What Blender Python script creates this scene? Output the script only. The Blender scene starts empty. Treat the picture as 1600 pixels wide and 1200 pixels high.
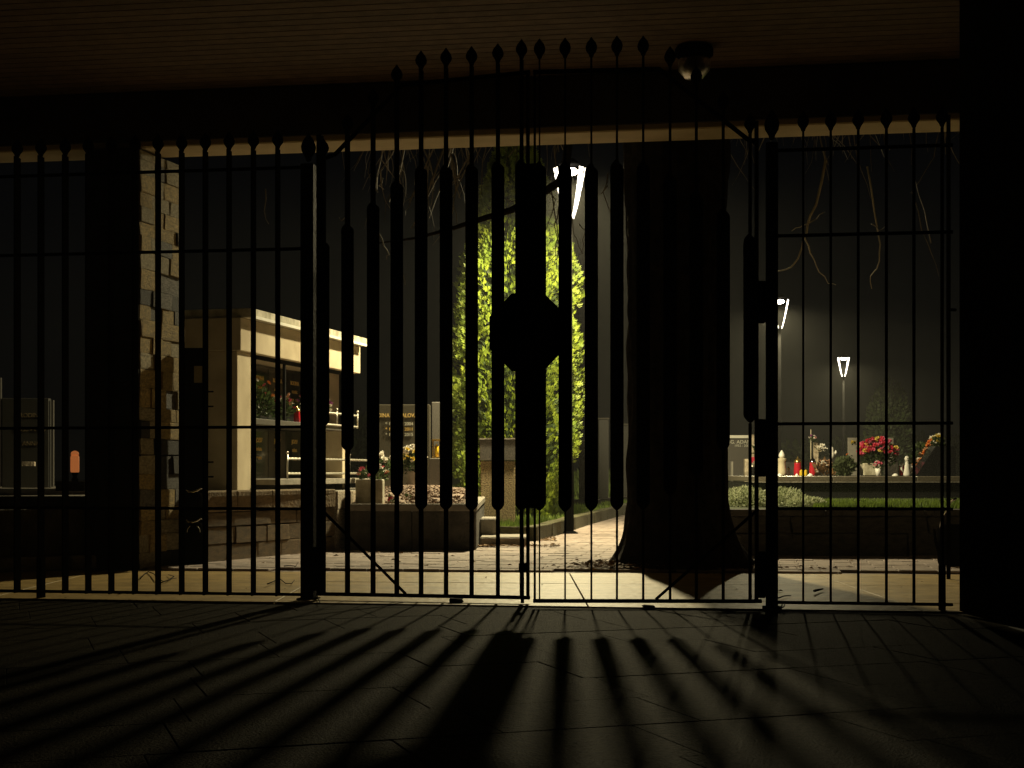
import bpy, bmesh, math, random
from mathutils import Vector, Matrix, noise
random.seed(7)
PI = math.pi
C = bpy.context.scene.collection
sc = bpy.context.scene

# ------------------------------------------------------------------ camera
F = 2300.0; HOR = 737.0; CZ = 0.8
cam_d = bpy.data.cameras.new('camera'); cam = bpy.data.objects.new('camera', cam_d); C.objects.link(cam)
cam_d.sensor_width = 36; cam_d.lens = 36 * F / 1600; cam_d.shift_y = (HOR - 600) / 1600
cam_d.clip_end = 500; cam_d.clip_start = 0.05
cam.location = (0, 0, CZ); cam.rotation_euler = (PI / 2, 0, 0)
sc.camera = cam
# ------------------------------------------------------------------ night sky
w = bpy.data.worlds.new('World'); sc.world = w; w.use_nodes = True
bg = w.node_tree.nodes['Background']; bg.inputs[0].default_value = (0.95, 1.0, 1.1, 1); bg.inputs[1].default_value = 0.0013
sc.view_settings.view_transform = 'Standard'; sc.view_settings.look = 'None'
sc.view_settings.gamma = 1; sc.view_settings.use_curve_mapping = False
sc.view_settings.exposure = 0.0
LAMP_POWER = 1350; DOWN = 2.0; LAMP_COL = (1.0, 0.855, 0.49); HAZE = 0.0011
sc.cycles.max_bounces = 8; sc.cycles.volume_bounces = 0
sc.cycles.sample_clamp_indirect = 1.5


def P(u, v, Y): return Vector(((u - 800) / F * Y, Y, CZ + (HOR - v) / F * Y))
def X_at(u, Y): return (u - 800) / F * Y
def Z_at(v, Y): return CZ + (HOR - v) / F * Y

# ------------------------------------------------------------------ materials
_m = {}
def mat(name, col, rough=0.7, col2=None, scale=6.0, bump=0.0, bscale=40.0, metal=0.0, spec=0.5,
        emit=None, estr=0.0, trans=0.0, contrast=0.35, objvar=0.0, detail=6, coat=0.0):
    if name in _m: return _m[name]
    m = bpy.data.materials.new(name); m.use_nodes = True; _m[name] = m
    nt = m.node_tree; N = nt.nodes; L = nt.links; b = N['Principled BSDF']
    b.inputs['Roughness'].default_value = rough; b.inputs['Metallic'].default_value = metal
    b.inputs['Specular IOR Level'].default_value = spec
    tc = N.new('ShaderNodeTexCoord'); n = N.new('ShaderNodeTexNoise')
    n.inputs['Scale'].default_value = scale; n.inputs['Detail'].default_value = detail
    L.new(tc.outputs['Object'], n.inputs['Vector'])
    src = tc.outputs['Object']
    r = N.new('ShaderNodeValToRGB')
    r.color_ramp.elements[0].position = 0.5 - contrast / 2; r.color_ramp.elements[1].position = 0.5 + contrast / 2
    c2 = col2 or tuple(c * 0.55 for c in col)
    r.color_ramp.elements[0].color = (*c2, 1); r.color_ramp.elements[1].color = (*col, 1)
    L.new(n.outputs['Fac'], r.inputs['Fac']); out = r.outputs['Color']
    if objvar:
        oi = N.new('ShaderNodeObjectInfo'); hs = N.new('ShaderNodeHueSaturation')
        mr = N.new('ShaderNodeMapRange'); mr.inputs['To Min'].default_value = 1 - objvar; mr.inputs['To Max'].default_value = 1 + objvar
        L.new(oi.outputs['Random'], mr.inputs['Value']); L.new(mr.outputs['Result'], hs.inputs['Value'])
        mp = N.new('ShaderNodeVectorMath'); mp.operation = 'ADD'
        cmb = N.new('ShaderNodeMath'); cmb.operation = 'MULTIPLY'; cmb.inputs[1].default_value = 37
        L.new(oi.outputs['Random'], cmb.inputs[0])
        L.new(tc.outputs['Object'], mp.inputs[0]); L.new(cmb.outputs[0], mp.inputs[1]); L.new(mp.outputs[0], n.inputs['Vector'])
        L.new(out, hs.inputs['Color']); out = hs.outputs['Color']
    L.new(out, b.inputs['Base Color'])
    if bump:
        n2 = N.new('ShaderNodeTexNoise'); n2.inputs['Scale'].default_value = bscale; n2.inputs['Detail'].default_value = 5
        L.new(tc.outputs['Object'], n2.inputs['Vector'])
        bp = N.new('ShaderNodeBump'); bp.inputs['Strength'].default_value = bump; bp.inputs['Distance'].default_value = 0.02
        L.new(n2.outputs['Fac'], bp.inputs['Height']); L.new(bp.outputs['Normal'], b.inputs['Normal'])
    if trans:
        b.inputs['Transmission Weight'].default_value = trans
    if coat: b.inputs['Coat Weight'].default_value = coat
    if emit:
        b.inputs['Emission Color'].default_value = (*emit, 1); b.inputs['Emission Strength'].default_value = estr
    return m

def leafmat(name, col, col2, scale=9, tr=0.35):
    m = bpy.data.materials.new(name); m.use_nodes = True; _m[name] = m
    nt = m.node_tree; N = nt.nodes; L = nt.links; b = N['Principled BSDF']; o = N['Material Output']
    b.inputs['Roughness'].default_value = 0.55
    tc = N.new('ShaderNodeTexCoord'); n = N.new('ShaderNodeTexNoise'); n.inputs['Scale'].default_value = scale
    L.new(tc.outputs['Object'], n.inputs['Vector']); r = N.new('ShaderNodeValToRGB')
    r.color_ramp.elements[0].position = .35; r.color_ramp.elements[1].position = .65
    r.color_ramp.elements[0].color = (*col2, 1); r.color_ramp.elements[1].color = (*col, 1)
    L.new(n.outputs['Fac'], r.inputs['Fac']); L.new(r.outputs[0], b.inputs['Base Color'])
    t = N.new('ShaderNodeBsdfTranslucent'); L.new(r.outputs[0], t.inputs['Color'])
    mx = N.new('ShaderNodeMixShader'); mx.inputs[0].default_value = tr
    L.new(b.outputs[0], mx.inputs[1]); L.new(t.outputs[0], mx.inputs[2]); L.new(mx.outputs[0], o.inputs['Surface'])
    return m

M_iron2 = mat('black_iron_worn', (.006, .0055, .005), .7, (.003, .003, .003), spec=.03, bump=.4, bscale=50)
M_iron = mat('black_iron', (.006, .0055, .005), .9, spec=0.0, bump=.3, bscale=60)
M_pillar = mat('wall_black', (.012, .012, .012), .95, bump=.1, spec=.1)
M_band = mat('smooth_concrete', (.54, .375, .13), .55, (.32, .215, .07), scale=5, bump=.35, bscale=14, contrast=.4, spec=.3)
M_flag = mat('dark_flagstone', (.036, .027, .0125), .65, (.010, .008, .004), scale=40, contrast=.5, bump=.8, bscale=110, objvar=.2, detail=3, spec=.012)
M_joint = mat('joint_sand', (.022, .02, .018), .95, bump=.5)
M_paver = mat('pink_grey_paver', (.42, .335, .29), .8, (.25, .2, .175), scale=7, bump=.4, bscale=60, objvar=.16)
M_earth = mat('dark_earth', (.03, .026, .02), .95, bump=.7, bscale=20)
M_grassg = mat('turf_ground', (.05, .065, .02), .95, bump=.8, bscale=30)
M_ceil = mat('ceiling_board_wood', (.14, .095, .068), .8, (.085, .058, .04), scale=8, bump=.2, objvar=.15)
M_beam = mat('beam_plaster', (.62, .52, .36), .9, (.5, .42, .28), scale=3)
M_clad = [mat('cladding_ochre', (.58, .43, .18), .85, (.28, .21, .1), scale=7, bump=1, bscale=22, objvar=.15),
          mat('cladding_buff', (.52, .45, .29), .85, (.27, .23, .15), scale=7, bump=1, bscale=22, objvar=.15),
          mat('cladding_grey', (.24, .23, .21), .85, (.11, .105, .1), scale=8, bump=1, bscale=22, objvar=.2),
          mat('cladding_dark', (.045, .04, .038), .8, (.02, .02, .02), scale=8, bump=1, bscale=22)]
M_block = mat('brown_stone_block', (.30, .21, .105), .9, (.17, .125, .07), scale=5, bump=1, bscale=30, objvar=.12)
M_pale = mat('pale_stone', (.75, .64, .48), .85, (.25, .2, .14), scale=9, bump=1, bscale=25)
M_plaster = mat('cream_plaster', (.62, .53, .37), .85, (.46, .38, .25), scale=3, bump=.15, bscale=80)
M_cap = mat('weathered_cap', (.62, .58, .46), .8, (.32, .29, .2), scale=9, bump=.3)
M_white = mat('white_trim', (.8, .78, .7), .6, (.7, .68, .6))
M_gran = mat('black_granite', (.02, .02, .021), .12, (.012, .012, .012), scale=60, spec=.6)
M_grang = mat('grey_granite', (.14, .13, .115), .4, (.06, .055, .05), scale=120, contrast=.2)
M_rough = mat('rough_dark_stone', (.10, .09, .075), .9, (.05, .045, .04), scale=6, bump=1, bscale=30)
M_concrete = mat('step_concrete', (.30, .27, .22), .85, (.2, .18, .15), scale=8, bump=.5)
M_pebble = mat('pebbledash', (.33, .25, .12), .85, (.14, .1, .05), scale=60, bump=.8, bscale=80, contrast=.2)
M_moss = mat('mossy_stone', (.12, .115, .045), .95, (.055, .05, .03), scale=14, bump=1, bscale=30)
M_gold = mat('gold_letter', (.85, .6, .2), .5, (.75, .5, .15), metal=.2)
M_silver = mat('silver_letter', (.8, .78, .7), .35, (.7, .7, .6), metal=.3)
M_chrome = mat('polished_steel', (.75, .74, .7), .12, (.7, .7, .66), metal=1)
M_steel = mat('rail_steel', (.6, .57, .5), .35, (.5, .47, .4), metal=.7)
M_bark = mat('bark', (.026, .021, .017), .95, (.010, .008, .007), spec=.1, scale=12, bump=1, bscale=18)
M_twig = mat('twig_bark', (.20, .165, .12), .8, (.12, .1, .07), scale=20)
M_red = mat('red_glass', (.55, .02, .035), .25, (.45, .015, .03), coat=.5)
M_redf = mat('red_petal', (.62, .03, .07), .6, (.5, .02, .06))
M_pinkf = mat('pink_petal', (.75, .18, .28), .6, (.65, .1, .2))
M_whitef = mat('white_petal', (.85, .82, .76), .6, (.75, .7, .62))
M_yellf = mat('yellow_petal', (.75, .6, .12), .6, (.6, .45, .08))
M_orangef = mat('orange_petal', (.75, .28, .06), .6, (.65, .2, .04))
M_peach = mat('dry_peach_petal', (.7, .45, .3), .7, (.5, .3, .18))
M_purplef = mat('purple_petal', (.35, .06, .35), .6, (.25, .04, .2))
M_cream = mat('cream_ceramic', (.62, .55, .40), .35, (.55, .48, .34), coat=.3)
M_wplast = mat('white_plastic', (.85, .83, .78), .3, (.8, .78, .72))
M_pot = mat('grey_pot', (.32, .3, .26), .7, (.22, .2, .17))
M_yell = mat('yellow_glass', (.7, .5, .03), .3, (.6, .4, .02))
M_brass = mat('brass', (.75, .55, .2), .25, (.6, .4, .12), metal=.9)
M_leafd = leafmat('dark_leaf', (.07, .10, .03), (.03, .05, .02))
M_thuja = leafmat('thuja_leaf', (.27, .33, .03), (.12, .18, .02), scale=3.2, tr=.35)
M_sedum = leafmat('pale_sedum', (.52, .54, .36), (.28, .32, .18), scale=15)
M_grass = leafmat('grass_blade', (.22, .30, .05), (.09, .14, .03), scale=6)
M_dleaf = mat('dry_leaf', (.28, .16, .06), .8, (.1, .06, .03), scale=3)
M_glow = mat('lamp_glass_lit', (.9, .9, .85), .4, (.9, .9, .85), emit=(1, .88, .72), estr=11)
M_glow2 = mat('lamp_bulb_lit', (.9, .9, .85), .4, (.9, .9, .85), emit=(1, .86, .66), estr=14)
M_pole = mat('grey_painted_pole', (.006, .006, .006), .8, (.004, .004, .004), spec=.0)
def glassfin():
    m = bpy.data.materials.new('lit_glass_fin'); m.use_nodes = True; nt = m.node_tree; N = nt.nodes; N.remove(N['Principled BSDF'])
    e = N.new('ShaderNodeEmission'); e.inputs[0].default_value = (1, .9, .74, 1); e.inputs[1].default_value = 9
    t = N.new('ShaderNodeBsdfTransparent'); mx = N.new('ShaderNodeMixShader'); nz_ = N.new('ShaderNodeTexNoise'); nz_.inputs['Scale'].default_value = 14
    mr = N.new('ShaderNodeMapRange'); mr.inputs['From Min'].default_value = .35; mr.inputs['From Max'].default_value = .6; mr.inputs['To Min'].default_value = .02; mr.inputs['To Max'].default_value = .5
    nt.links.new(nz_.outputs['Fac'], mr.inputs['Value']); nt.links.new(mr.outputs[0], mx.inputs[0])
    nt.links.new(t.outputs[0], mx.inputs[1]); nt.links.new(e.outputs[0], mx.inputs[2]); nt.links.new(mx.outputs[0], N['Material Output'].inputs['Surface']); return m
M_fin = glassfin()
M_twig_lit = mat('lit_twig_bark', (.55, .47, .32), .7, (.35, .3, .2), scale=20)  # lighter copy of the twig bark, lamp light put into its colour
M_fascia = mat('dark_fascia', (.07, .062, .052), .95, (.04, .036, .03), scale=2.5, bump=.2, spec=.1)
M_orange = mat('orange_candle_glass', (.75, .25, .07), .4, (.6, .2, .05), emit=(1, .3, .08), estr=.28)
M_dglass = mat('dim_glass', (.12, .12, .12), .35, (.17, .17, .17), trans=.9)
M_grav = mat('gravel', (.36, .26, .2), .9, (.16, .12, .09), scale=30, bump=1)

# ------------------------------------------------------------------ helpers
def link(o, parent=None, kind=None):
    C.objects.link(o)
    if parent is not None: o.parent = parent
    if kind: o['kind'] = kind
    return o
def tag(o, label=None, cat=None, group=None, kind=None):
    if label: o['label'] = label
    if cat: o['category'] = cat
    if group: o['group'] = group
    if kind: o['kind'] = kind
    return o
def thing(name, loc, label, cat, group=None, rz=0):
    o = bpy.data.objects.new(name, None); C.objects.link(o); o.empty_display_size = .1
    o.location = loc; o.rotation_euler = (0, 0, rz)
    return tag(o, label, cat, group)
def finish(name, bm, m, parent=None, smooth=False, loc=None):
    me = bpy.data.meshes.new(name); bm.normal_update(); bm.to_mesh(me); bm.free()
    if isinstance(m, (list, tuple)):
        for x in m: me.materials.append(x)
    else: me.materials.append(m)
    if smooth:
        for p in me.polygons: p.use_smooth = True
    o = bpy.data.objects.new(name, me); link(o, parent)
    if loc is not None: o.location = loc
    return o
def pyobj(name, V, Fc, m, parent=None, kind=None, smooth=False):
    me = bpy.data.meshes.new(name); me.from_pydata(V, [], Fc); me.materials.append(m); me.update()
    if smooth:
        for p in me.polygons: p.use_smooth = True
    o = bpy.data.objects.new(name, me); link(o, parent, kind); return o
def bbox(bm, x0, y0, z0, x1, y1, z1, bev=0.0, rot=None):
    r = bmesh.ops.create_cube(bm, size=1.0); vs = r['verts']
    for v in vs:
        v.co = Vector(((x0 + x1) / 2 + v.co.x * (x1 - x0), (y0 + y1) / 2 + v.co.y * (y1 - y0), (z0 + z1) / 2 + v.co.z * (z1 - z0)))
        if rot: v.co = rot @ v.co
    if bev:
        es = list({e for v in vs for e in v.link_edges})
        bmesh.ops.bevel(bm, geom=es, offset=bev, segments=1, affect='EDGES')
def box(name, x0, y0, z0, x1, y1, z1, m, parent=None, bev=0.0):
    """part: coordinates in the parent's own frame"""
    bm = bmesh.new(); bbox(bm, x0, y0, z0, x1, y1, z1, bev); return finish(name, bm, m, parent)
def tube(bm, pts, rad, seg=6):
    pts = [Vector(p) for p in pts]; n = len(pts)
    if not isinstance(rad, (list, tuple)): rad = [rad] * n
    rings = []; up0 = None
    for i, p in enumerate(pts):
        d = (pts[min(i + 1, n - 1)] - pts[max(i - 1, 0)]).normalized()
        a = Vector((0, 0, 1)) if abs(d.z) < .9 else Vector((1, 0, 0))
        if up0 is not None: a = up0
        x = d.cross(a)
        if x.length < 1e-4: x = d.cross(Vector((.3, 1, .2)))
        x.normalize(); y = d.cross(x).normalized(); up0 = -y if up0 is None else -y
        up0 = x.cross(d)
        rings.append([bm.verts.new(p + (x * math.cos(2 * PI * k / seg) + y * math.sin(2 * PI * k / seg)) * rad[i]) for k in range(seg)])
    for i in range(n - 1):
        for k in range(seg):
            try: bm.faces.new((rings[i][k], rings[i][(k + 1) % seg], rings[i + 1][(k + 1) % seg], rings[i + 1][k]))
            except ValueError: pass
    for r in (rings[0][::-1], rings[-1]):
        try: bm.faces.new(r)
        except ValueError: pass
def tubeo(name, pts, rad, m, parent=None, seg=6, smooth=True):
    bm = bmesh.new(); tube(bm, pts, rad, seg); bmesh.ops.recalc_face_normals(bm, faces=bm.faces); return finish(name, bm, m, parent, smooth)
def lathe(name, prof, m, parent=None, seg=16, loc=(0, 0, 0), smooth=True, squash=1.0):
    bm = bmesh.new(); rings = []
    for (r, z) in prof:
        rings.append([bm.verts.new((loc[0] + max(r, .0004) * math.cos(2 * PI * k / seg), loc[1] + squash * max(r, .0004) * math.sin(2 * PI * k / seg), loc[2] + z)) for k in range(seg)])
    for i in range(len(rings) - 1):
        for k in range(seg):
            bm.faces.new((rings[i][k], rings[i][(k + 1) % seg], rings[i + 1][(k + 1) % seg], rings[i + 1][k]))
    bm.faces.new(rings[0][::-1]); bm.faces.new(rings[-1])
    return finish(name, bm, m, parent, smooth)
def prism(name, poly, z0, z1, m, parent=None, bev=0.0, top=None):
    bm = bmesh.new(); n = len(poly); tp = top or poly
    a = [bm.verts.new((p[0], p[1], z0)) for p in poly]; b = [bm.verts.new((p[0], p[1], z1)) for p in tp]
    bm.faces.new(a[::-1]); bm.faces.new(b)
    for i in range(n): bm.faces.new((a[i], a[(i + 1) % n], b[(i + 1) % n], b[i]))
    bmesh.ops.recalc_face_normals(bm, faces=bm.faces)
    if bev: bmesh.ops.bevel(bm, geom=list(bm.edges), offset=bev, segments=1, affect='EDGES')
    return finish(name, bm, m, parent)
def text(name, s, size, loc, rot, m, parent=None, align='CENTER', ext=.003):
    cu = bpy.data.curves.new(name, 'FONT'); cu.body = s; cu.size = size; cu.align_x = align; cu.extrude = ext
    t = bpy.data.objects.new(name, cu); C.objects.link(t); bpy.context.view_layer.update()
    me = bpy.data.meshes.new_from_object(t.evaluated_get(bpy.context.evaluated_depsgraph_get()))
    bpy.data.objects.remove(t); me.materials.clear(); me.materials.append(m)
    o = bpy.data.objects.new(name, me); link(o, parent); o.location = loc; o.rotation_euler = rot
    return o
def copy_tree(o, parent=None):
    c = o.copy(); C.objects.link(c); c.parent = parent
    for ch in list(o.children): copy_tree(ch, c)
    return c

# unit stones, shared
def stone_mesh(i, m, rough=.04):
    bm = bmesh.new(); bbox(bm, -.5, -.5, -.5, .5, .5, .5, .045)
    rnd = random.Random(i)
    for v in bm.verts:
        v.co += Vector((rnd.uniform(-1, 1), rnd.uniform(-1, 1), rnd.uniform(-1, 1))) * rough
    me = bpy.data.meshes.new('stone'); bm.to_mesh(me); bm.free(); me.materials.append(m); return me
_sm = {}
def stone_piece(name, m, parent, c, size, rz, rough=.035, var=4):
    key = (m.name, rough)
    if key not in _sm: _sm[key] = [stone_mesh(k * 7 + len(_sm), m, rough) for k in range(var)]
    o = bpy.data.objects.new(name, random.choice(_sm[key])); link(o, parent)
    o.location = c; o.scale = size; o.rotation_euler = (0, 0, rz); return o
def clad(name, parent, o, ang, length, z0, z1, rowh, wmin, wmax, mats, depth=.05, weights=None, gap=.006, proud=.012):
    """a skin of stones on a wall face; o = start point (parent frame), ang = direction of the run; faces the right-hand side"""
    d = Vector((math.cos(ang), math.sin(ang), 0)); nrm = Vector((d.y, -d.x, 0))
    z = z0
    while z < z1 - .02:
        h = min(rowh * random.uniform(.8, 1.2), z1 - z)
        if z1 - z - h < rowh * .4: h = z1 - z
        x = 0.0
        while x < length - .005:
            wd = random.uniform(wmin, wmax)
            if length - x - wd < wmin * .6: wd = length - x
            pr = random.uniform(-proud, proud)
            c = Vector(o) + d * (x + wd / 2) + nrm * (pr + depth / 2 - .01); c.z = z + h / 2
            stone_piece(name, random.choices(mats, weights)[0], parent, c, (wd - gap, depth, h - gap), ang)
            x += wd
        z += h

# ================================================================== GROUND
def sheet(name, poly, z, m, kind='structure'):
    o = pyobj(name, [(p[0], p[1], z) for p in poly], [tuple(range(len(poly)))], m, None, kind); return o
sheet('ground', [(-90, -20), (90, -20), (90, 140), (-90, 140)], -.03, M_earth)
# foreground flagstones on a dark bed
GS = -0.1495  # the gate line: Y = 8.85 + GS*X
def gate_line(X, off=0.0): return 8.85 + off + GS * X
poly_fg = [(-6, 1.0), (4.5, 1.0), (4.5, gate_line(4.5, -.11)), (-6, gate_line(-6, -.11))]
bed = sheet('forecourt_paving', poly_fg, -.026, M_joint)
def flag(px, py): return Vector((px, py, 0))
NA, NB = 15, 13; ang = math.radians(27); ca, sa = math.cos(ang), math.sin(ang)
ang = math.radians(19); ca, sa = math.cos(ang), math.sin(ang)
def clip(poly, fn):
    out = []
    for k in range(len(poly)):
        p, q = poly[k], poly[(k + 1) % len(poly)]; fp, fq = fn(p), fn(q)
        if fp >= 0: out.append(p)
        if (fp >= 0) != (fq >= 0):
            t = fp / (fp - fq); out.append((p[0] + (q[0] - p[0]) * t, p[1] + (q[1] - p[1]) * t))
    return out
for j in range(-16, 17):
    cuts = [-11 + .37 * (j % 3)]
    while cuts[-1] < 11: cuts.append(cuts[-1] + random.uniform(.62, .98))
    for c0, c1 in zip(cuts[:-1], cuts[1:]):
        q = [(c0, j * .52), (c1, j * .52), (c1, (j + 1) * .52), (c0, (j + 1) * .52)]
        q = [(a * ca - b * sa + .3, a * sa + b * ca + 5.2) for a, b in q]
        cx = sum(p[0] for p in q) / 4; cy = sum(p[1] for p in q) / 4
        if cy < 2.6 or abs(cx) > .40 * cy + .5: continue
        q = [(cx + (p[0] - cx) * .996, cy + (p[1] - cy) * .9955) for p in q]
        q = clip(q, lambda p: gate_line(p[0], -.115) - p[1])
        q = clip(q, lambda p: 2.58 + .0 * p[0] - p[0])
        if len(q) < 3: continue
        ar = 0
        for k in range(len(q)): ar += q[k][0] * q[(k + 1) % len(q)][1] - q[(k + 1) % len(q)][0] * q[k][1]
        if abs(ar) / 2 < .02: continue
        dz = random.uniform(-.0015, .0015)
        prism('flagstone', q, -.024, -.005 + dz, M_flag, bed, bev=.002)
# smooth concrete threshold, cast in four strips with shallow joints
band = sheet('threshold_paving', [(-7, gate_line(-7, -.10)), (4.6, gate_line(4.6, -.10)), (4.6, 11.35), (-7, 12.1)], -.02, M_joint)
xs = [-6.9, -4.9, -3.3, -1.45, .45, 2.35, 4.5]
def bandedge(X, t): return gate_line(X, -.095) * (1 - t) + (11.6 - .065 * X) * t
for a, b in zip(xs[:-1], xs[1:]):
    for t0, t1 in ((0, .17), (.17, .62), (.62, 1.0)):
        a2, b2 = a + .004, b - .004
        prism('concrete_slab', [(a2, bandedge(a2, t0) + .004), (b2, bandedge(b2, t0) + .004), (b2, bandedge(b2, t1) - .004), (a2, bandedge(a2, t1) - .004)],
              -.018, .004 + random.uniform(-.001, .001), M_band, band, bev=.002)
# pinkish block paving beyond
path = sheet('path', [(-7, 12.06), (8, 11.09), (9, 60), (-7, 60)], -.012, mat('paver_far', (.42, .335, .29), .8, (.25, .2, .175), scale=5, bump=.4, bscale=30, contrast=.6))
me_p = []
for k in range(4):
    bm = bmesh.new(); bbox(bm, -.15, -.1, -.02, .15, .1, .0, .005); me = bpy.data.meshes.new('paver'); bm.to_mesh(me); bm.free(); me.materials.append(M_paver); me_p.append(me)
pav = []
pa = math.radians(-9); pc, ps = math.cos(pa), math.sin(pa)
for r in range(-4, 110):
    for c in range(-22, 30):
        a = (c + .5 * (r % 2)) * .304; b = r * .204
        X = a * pc - b * ps; Y = 11.7 + a * ps + b * pc
        if Y < 11.85 - .065 * X + .02 or abs(X) > .36 * Y + .2 or Y > 31: continue
        pav.append((X, Y))
pav.sort(key=lambda p: p[1])
def hidden(p):
    X, Y = p
    if X < -3.1 + (Y - 12) * .434 + 0.0 and X < -1.6: return True
    if Y > 14.75 and X < -.3: return True
    if Y > 13.8 and X > 1.9: return True
    if (X - 1.41) ** 2 + (Y - 12.4) ** 2 < .16: return True
    return False
pav = [p for p in pav if not hidden(p)]
for X, Y in pav[:300]:
    o = bpy.data.objects.new('paver', random.choice(me_p)); link(o, path); o.location = (X, Y, .012 + random.uniform(-.003, .003)); o.rotation_euler = (random.uniform(-.006, .006), random.uniform(-.004, .004), pa)
bm = bmesh.new()
for X, Y in pav[300:]:
    z = random.uniform(-.003, .003)
    vs = [bm.verts.new((X + dx * pc - dy * ps, Y + dx * ps + dy * pc, .012 + z)) for dx, dy in ((-.148, -.098), (.148, -.098), (.148, .098), (-.148, .098))]
    bm.faces.new(vs)
o = finish('paver_field', bm, M_paver, path); o['kind'] = 'stuff'
# where the far paving goes on, only the mottled path sheet shows

# ================================================================== ROOF OVER THE GATE
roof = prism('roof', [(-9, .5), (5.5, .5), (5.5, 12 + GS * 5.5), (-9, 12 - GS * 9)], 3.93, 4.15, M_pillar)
tag(roof, 'dark flat roof slab over the cemetery gateway, its underside boarded', 'roof')
gl = math.sqrt(1 + GS * GS); gd = Vector((1 / gl, GS / gl, 0)); gang = math.atan2(GS, 1)
nb = 0; y = -6.6
while y < -.405:
    bwid = .118
    bm = bmesh.new(); bbox(bm, -9, y + .003, -.02, 5.2, y + bwid - .003, 0, .003)
    o = finish('ceiling_board', bm, M_ceil, roof); o.location = (0, 12, 3.925); o.rotation_euler = (0, 0, gang)
    y += bwid + .004
beam = thing('lintel_beam', (0, 12, 0), 'long dark beam spanning the gateway, its lit underside a pale strip', 'beam', rz=gang)
box('beam_body', -9, -.40, 3.452, 5.2, 0, 3.90, M_beam, beam, .01)
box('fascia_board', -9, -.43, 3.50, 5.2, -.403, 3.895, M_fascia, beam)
# ceiling lamp (unlit) on the boards
cl = thing('ceiling_lamp', (1.33, 10.75, 3.90), 'unlit round glass lamp fixed to the boarded ceiling', 'ceiling lamp')
lathe('base_ring', [(.13, 0), (.14, -.02), (.14, -.06), (.1, -.075)], M_iron, cl)
lathe('glass_dome', [(.1, -.076), (.12, -.1), (.115, -.17), (.07, -.225), (0, -.24)], M_dglass, cl)
# right hand wall / pier by the gate, flared so its inner face stays unlit
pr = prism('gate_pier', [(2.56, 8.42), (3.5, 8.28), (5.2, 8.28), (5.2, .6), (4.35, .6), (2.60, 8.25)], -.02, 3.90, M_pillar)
tag(pr, 'broad black wall at the right end of the gate railing', 'wall')
dp = thing('downpipe', (X_at(1482, 10.9), 10.9, 0), 'thin pale pipe standing just beyond the right wall', 'pipe')
tubeo('pipe', [(0, 0, 0), (0, 0, 3.44)], .016, M_pole, dp, 8)
tubeo('bracket', [(0, 0, 2.0), (.06, .02, 2.0)], .012, M_pole, dp)
rp = prism('beam_support', [(3.62, 11.2), (4.2, 11.1), (4.2, 11.6), (3.62, 11.7)], 0, 3.452, M_plaster)
tag(rp, 'plastered post under the right end of the lintel beam', 'post')

# ================================================================== STONE PILLAR (left)
D1 = math.radians(75)
sp = thing('stone_pillar', (-3.04, 12.0, 0), 'tall pillar clad in uneven ochre and grey stones under the left end of the beam', 'pillar', rz=D1)
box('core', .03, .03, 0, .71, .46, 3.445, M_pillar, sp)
clad('stone', sp, (.0, .03, 0), 0, .743, 0.0, 3.43, .135, .15, .36, M_clad, weights=[4, 4, 2, 1.6], gap=.004)
box('shade_panel', -.02, .0, 0, .029, .46, 3.44, M_pillar, sp)  # black sheet standing in for shade on the pillar's unlit side

# ================================================================== GATE
TW = .078; TH = .009
def bar_mesh(z0, z1, ta=None, tb=None, w=TW, t=TH):
    """flat iron bar standing edge-on, twisted a quarter turn between ta and tb so its face shows"""
    zs = [z0, z1]
    if ta is not None:
        tw = .075
        for c0, s in ((ta, 1), (tb, -1)):
            for k in range(9): zs.append(c0 + s * tw * k / 8)
    zs = sorted(zs); bm = bmesh.new(); rings = []
    for z in zs:
        if ta is None: f = 0
        else:
            f = min(1, max(0, (z - ta) / .075)) if z < (ta + tb) / 2 else min(1, max(0, (tb - z) / .075))
            f = math.sin(f * PI / 2)
        a = PI / 2 * (1 - f)
        c, s = math.cos(a), math.sin(a)
        rings.append([bm.verts.new((x * c - y * s, x * s + y * c, z)) for x, y in ((-w / 2, -t / 2), (w / 2, -t / 2), (w / 2, t / 2), (-w / 2, t / 2))])
    for i in range(len(rings) - 1):
        for k in range(4): bm.faces.new((rings[i][k], rings[i][(k + 1) % 4], rings[i + 1][(k + 1) % 4], rings[i + 1][k]))
    bm.faces.new(rings[0][::-1]); bm.faces.new(rings[-1])
    return bm
def finial_mesh():
    me = bpy.data.meshes.new('finial'); prof = [(.005, -.055), (.012, -.05), (.017, -.035), (.033, -.012), (.036, .008), (.027, .032), (.012, .05), (.002, .066)]
    bm = bmesh.new(); rings = []
    for r, z in prof: rings.append([bm.verts.new((r * math.cos(PI / 4 * k + PI / 8), r * math.sin(PI / 4 * k + PI / 8), z)) for k in range(8)])
    for i in range(len(rings) - 1):
        for k in range(8): bm.faces.new((rings[i][k], rings[i][(k + 1) % 8], rings[i + 1][(k + 1) % 8], rings[i + 1][k]))
    bm.faces.new(rings[0][::-1]); bm.faces.new(rings[-1]); bm.to_mesh(me); bm.free(); me.materials.append(M_iron); return me
FIN = finial_mesh()
def finial(parent, x, z):
    o = bpy.data.objects.new('finial', FIN); link(o, parent); o.location = (x, 0, z)
def ptx(k, A, B):
    """parameter along A->B where the sight line X = k*Y crosses"""
    dx, dy = B[0] - A[0], B[1] - A[1]; L = math.hypot(dx, dy)
    return (k * A[1] - A[0]) / (dx - k * dy) * L
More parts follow.
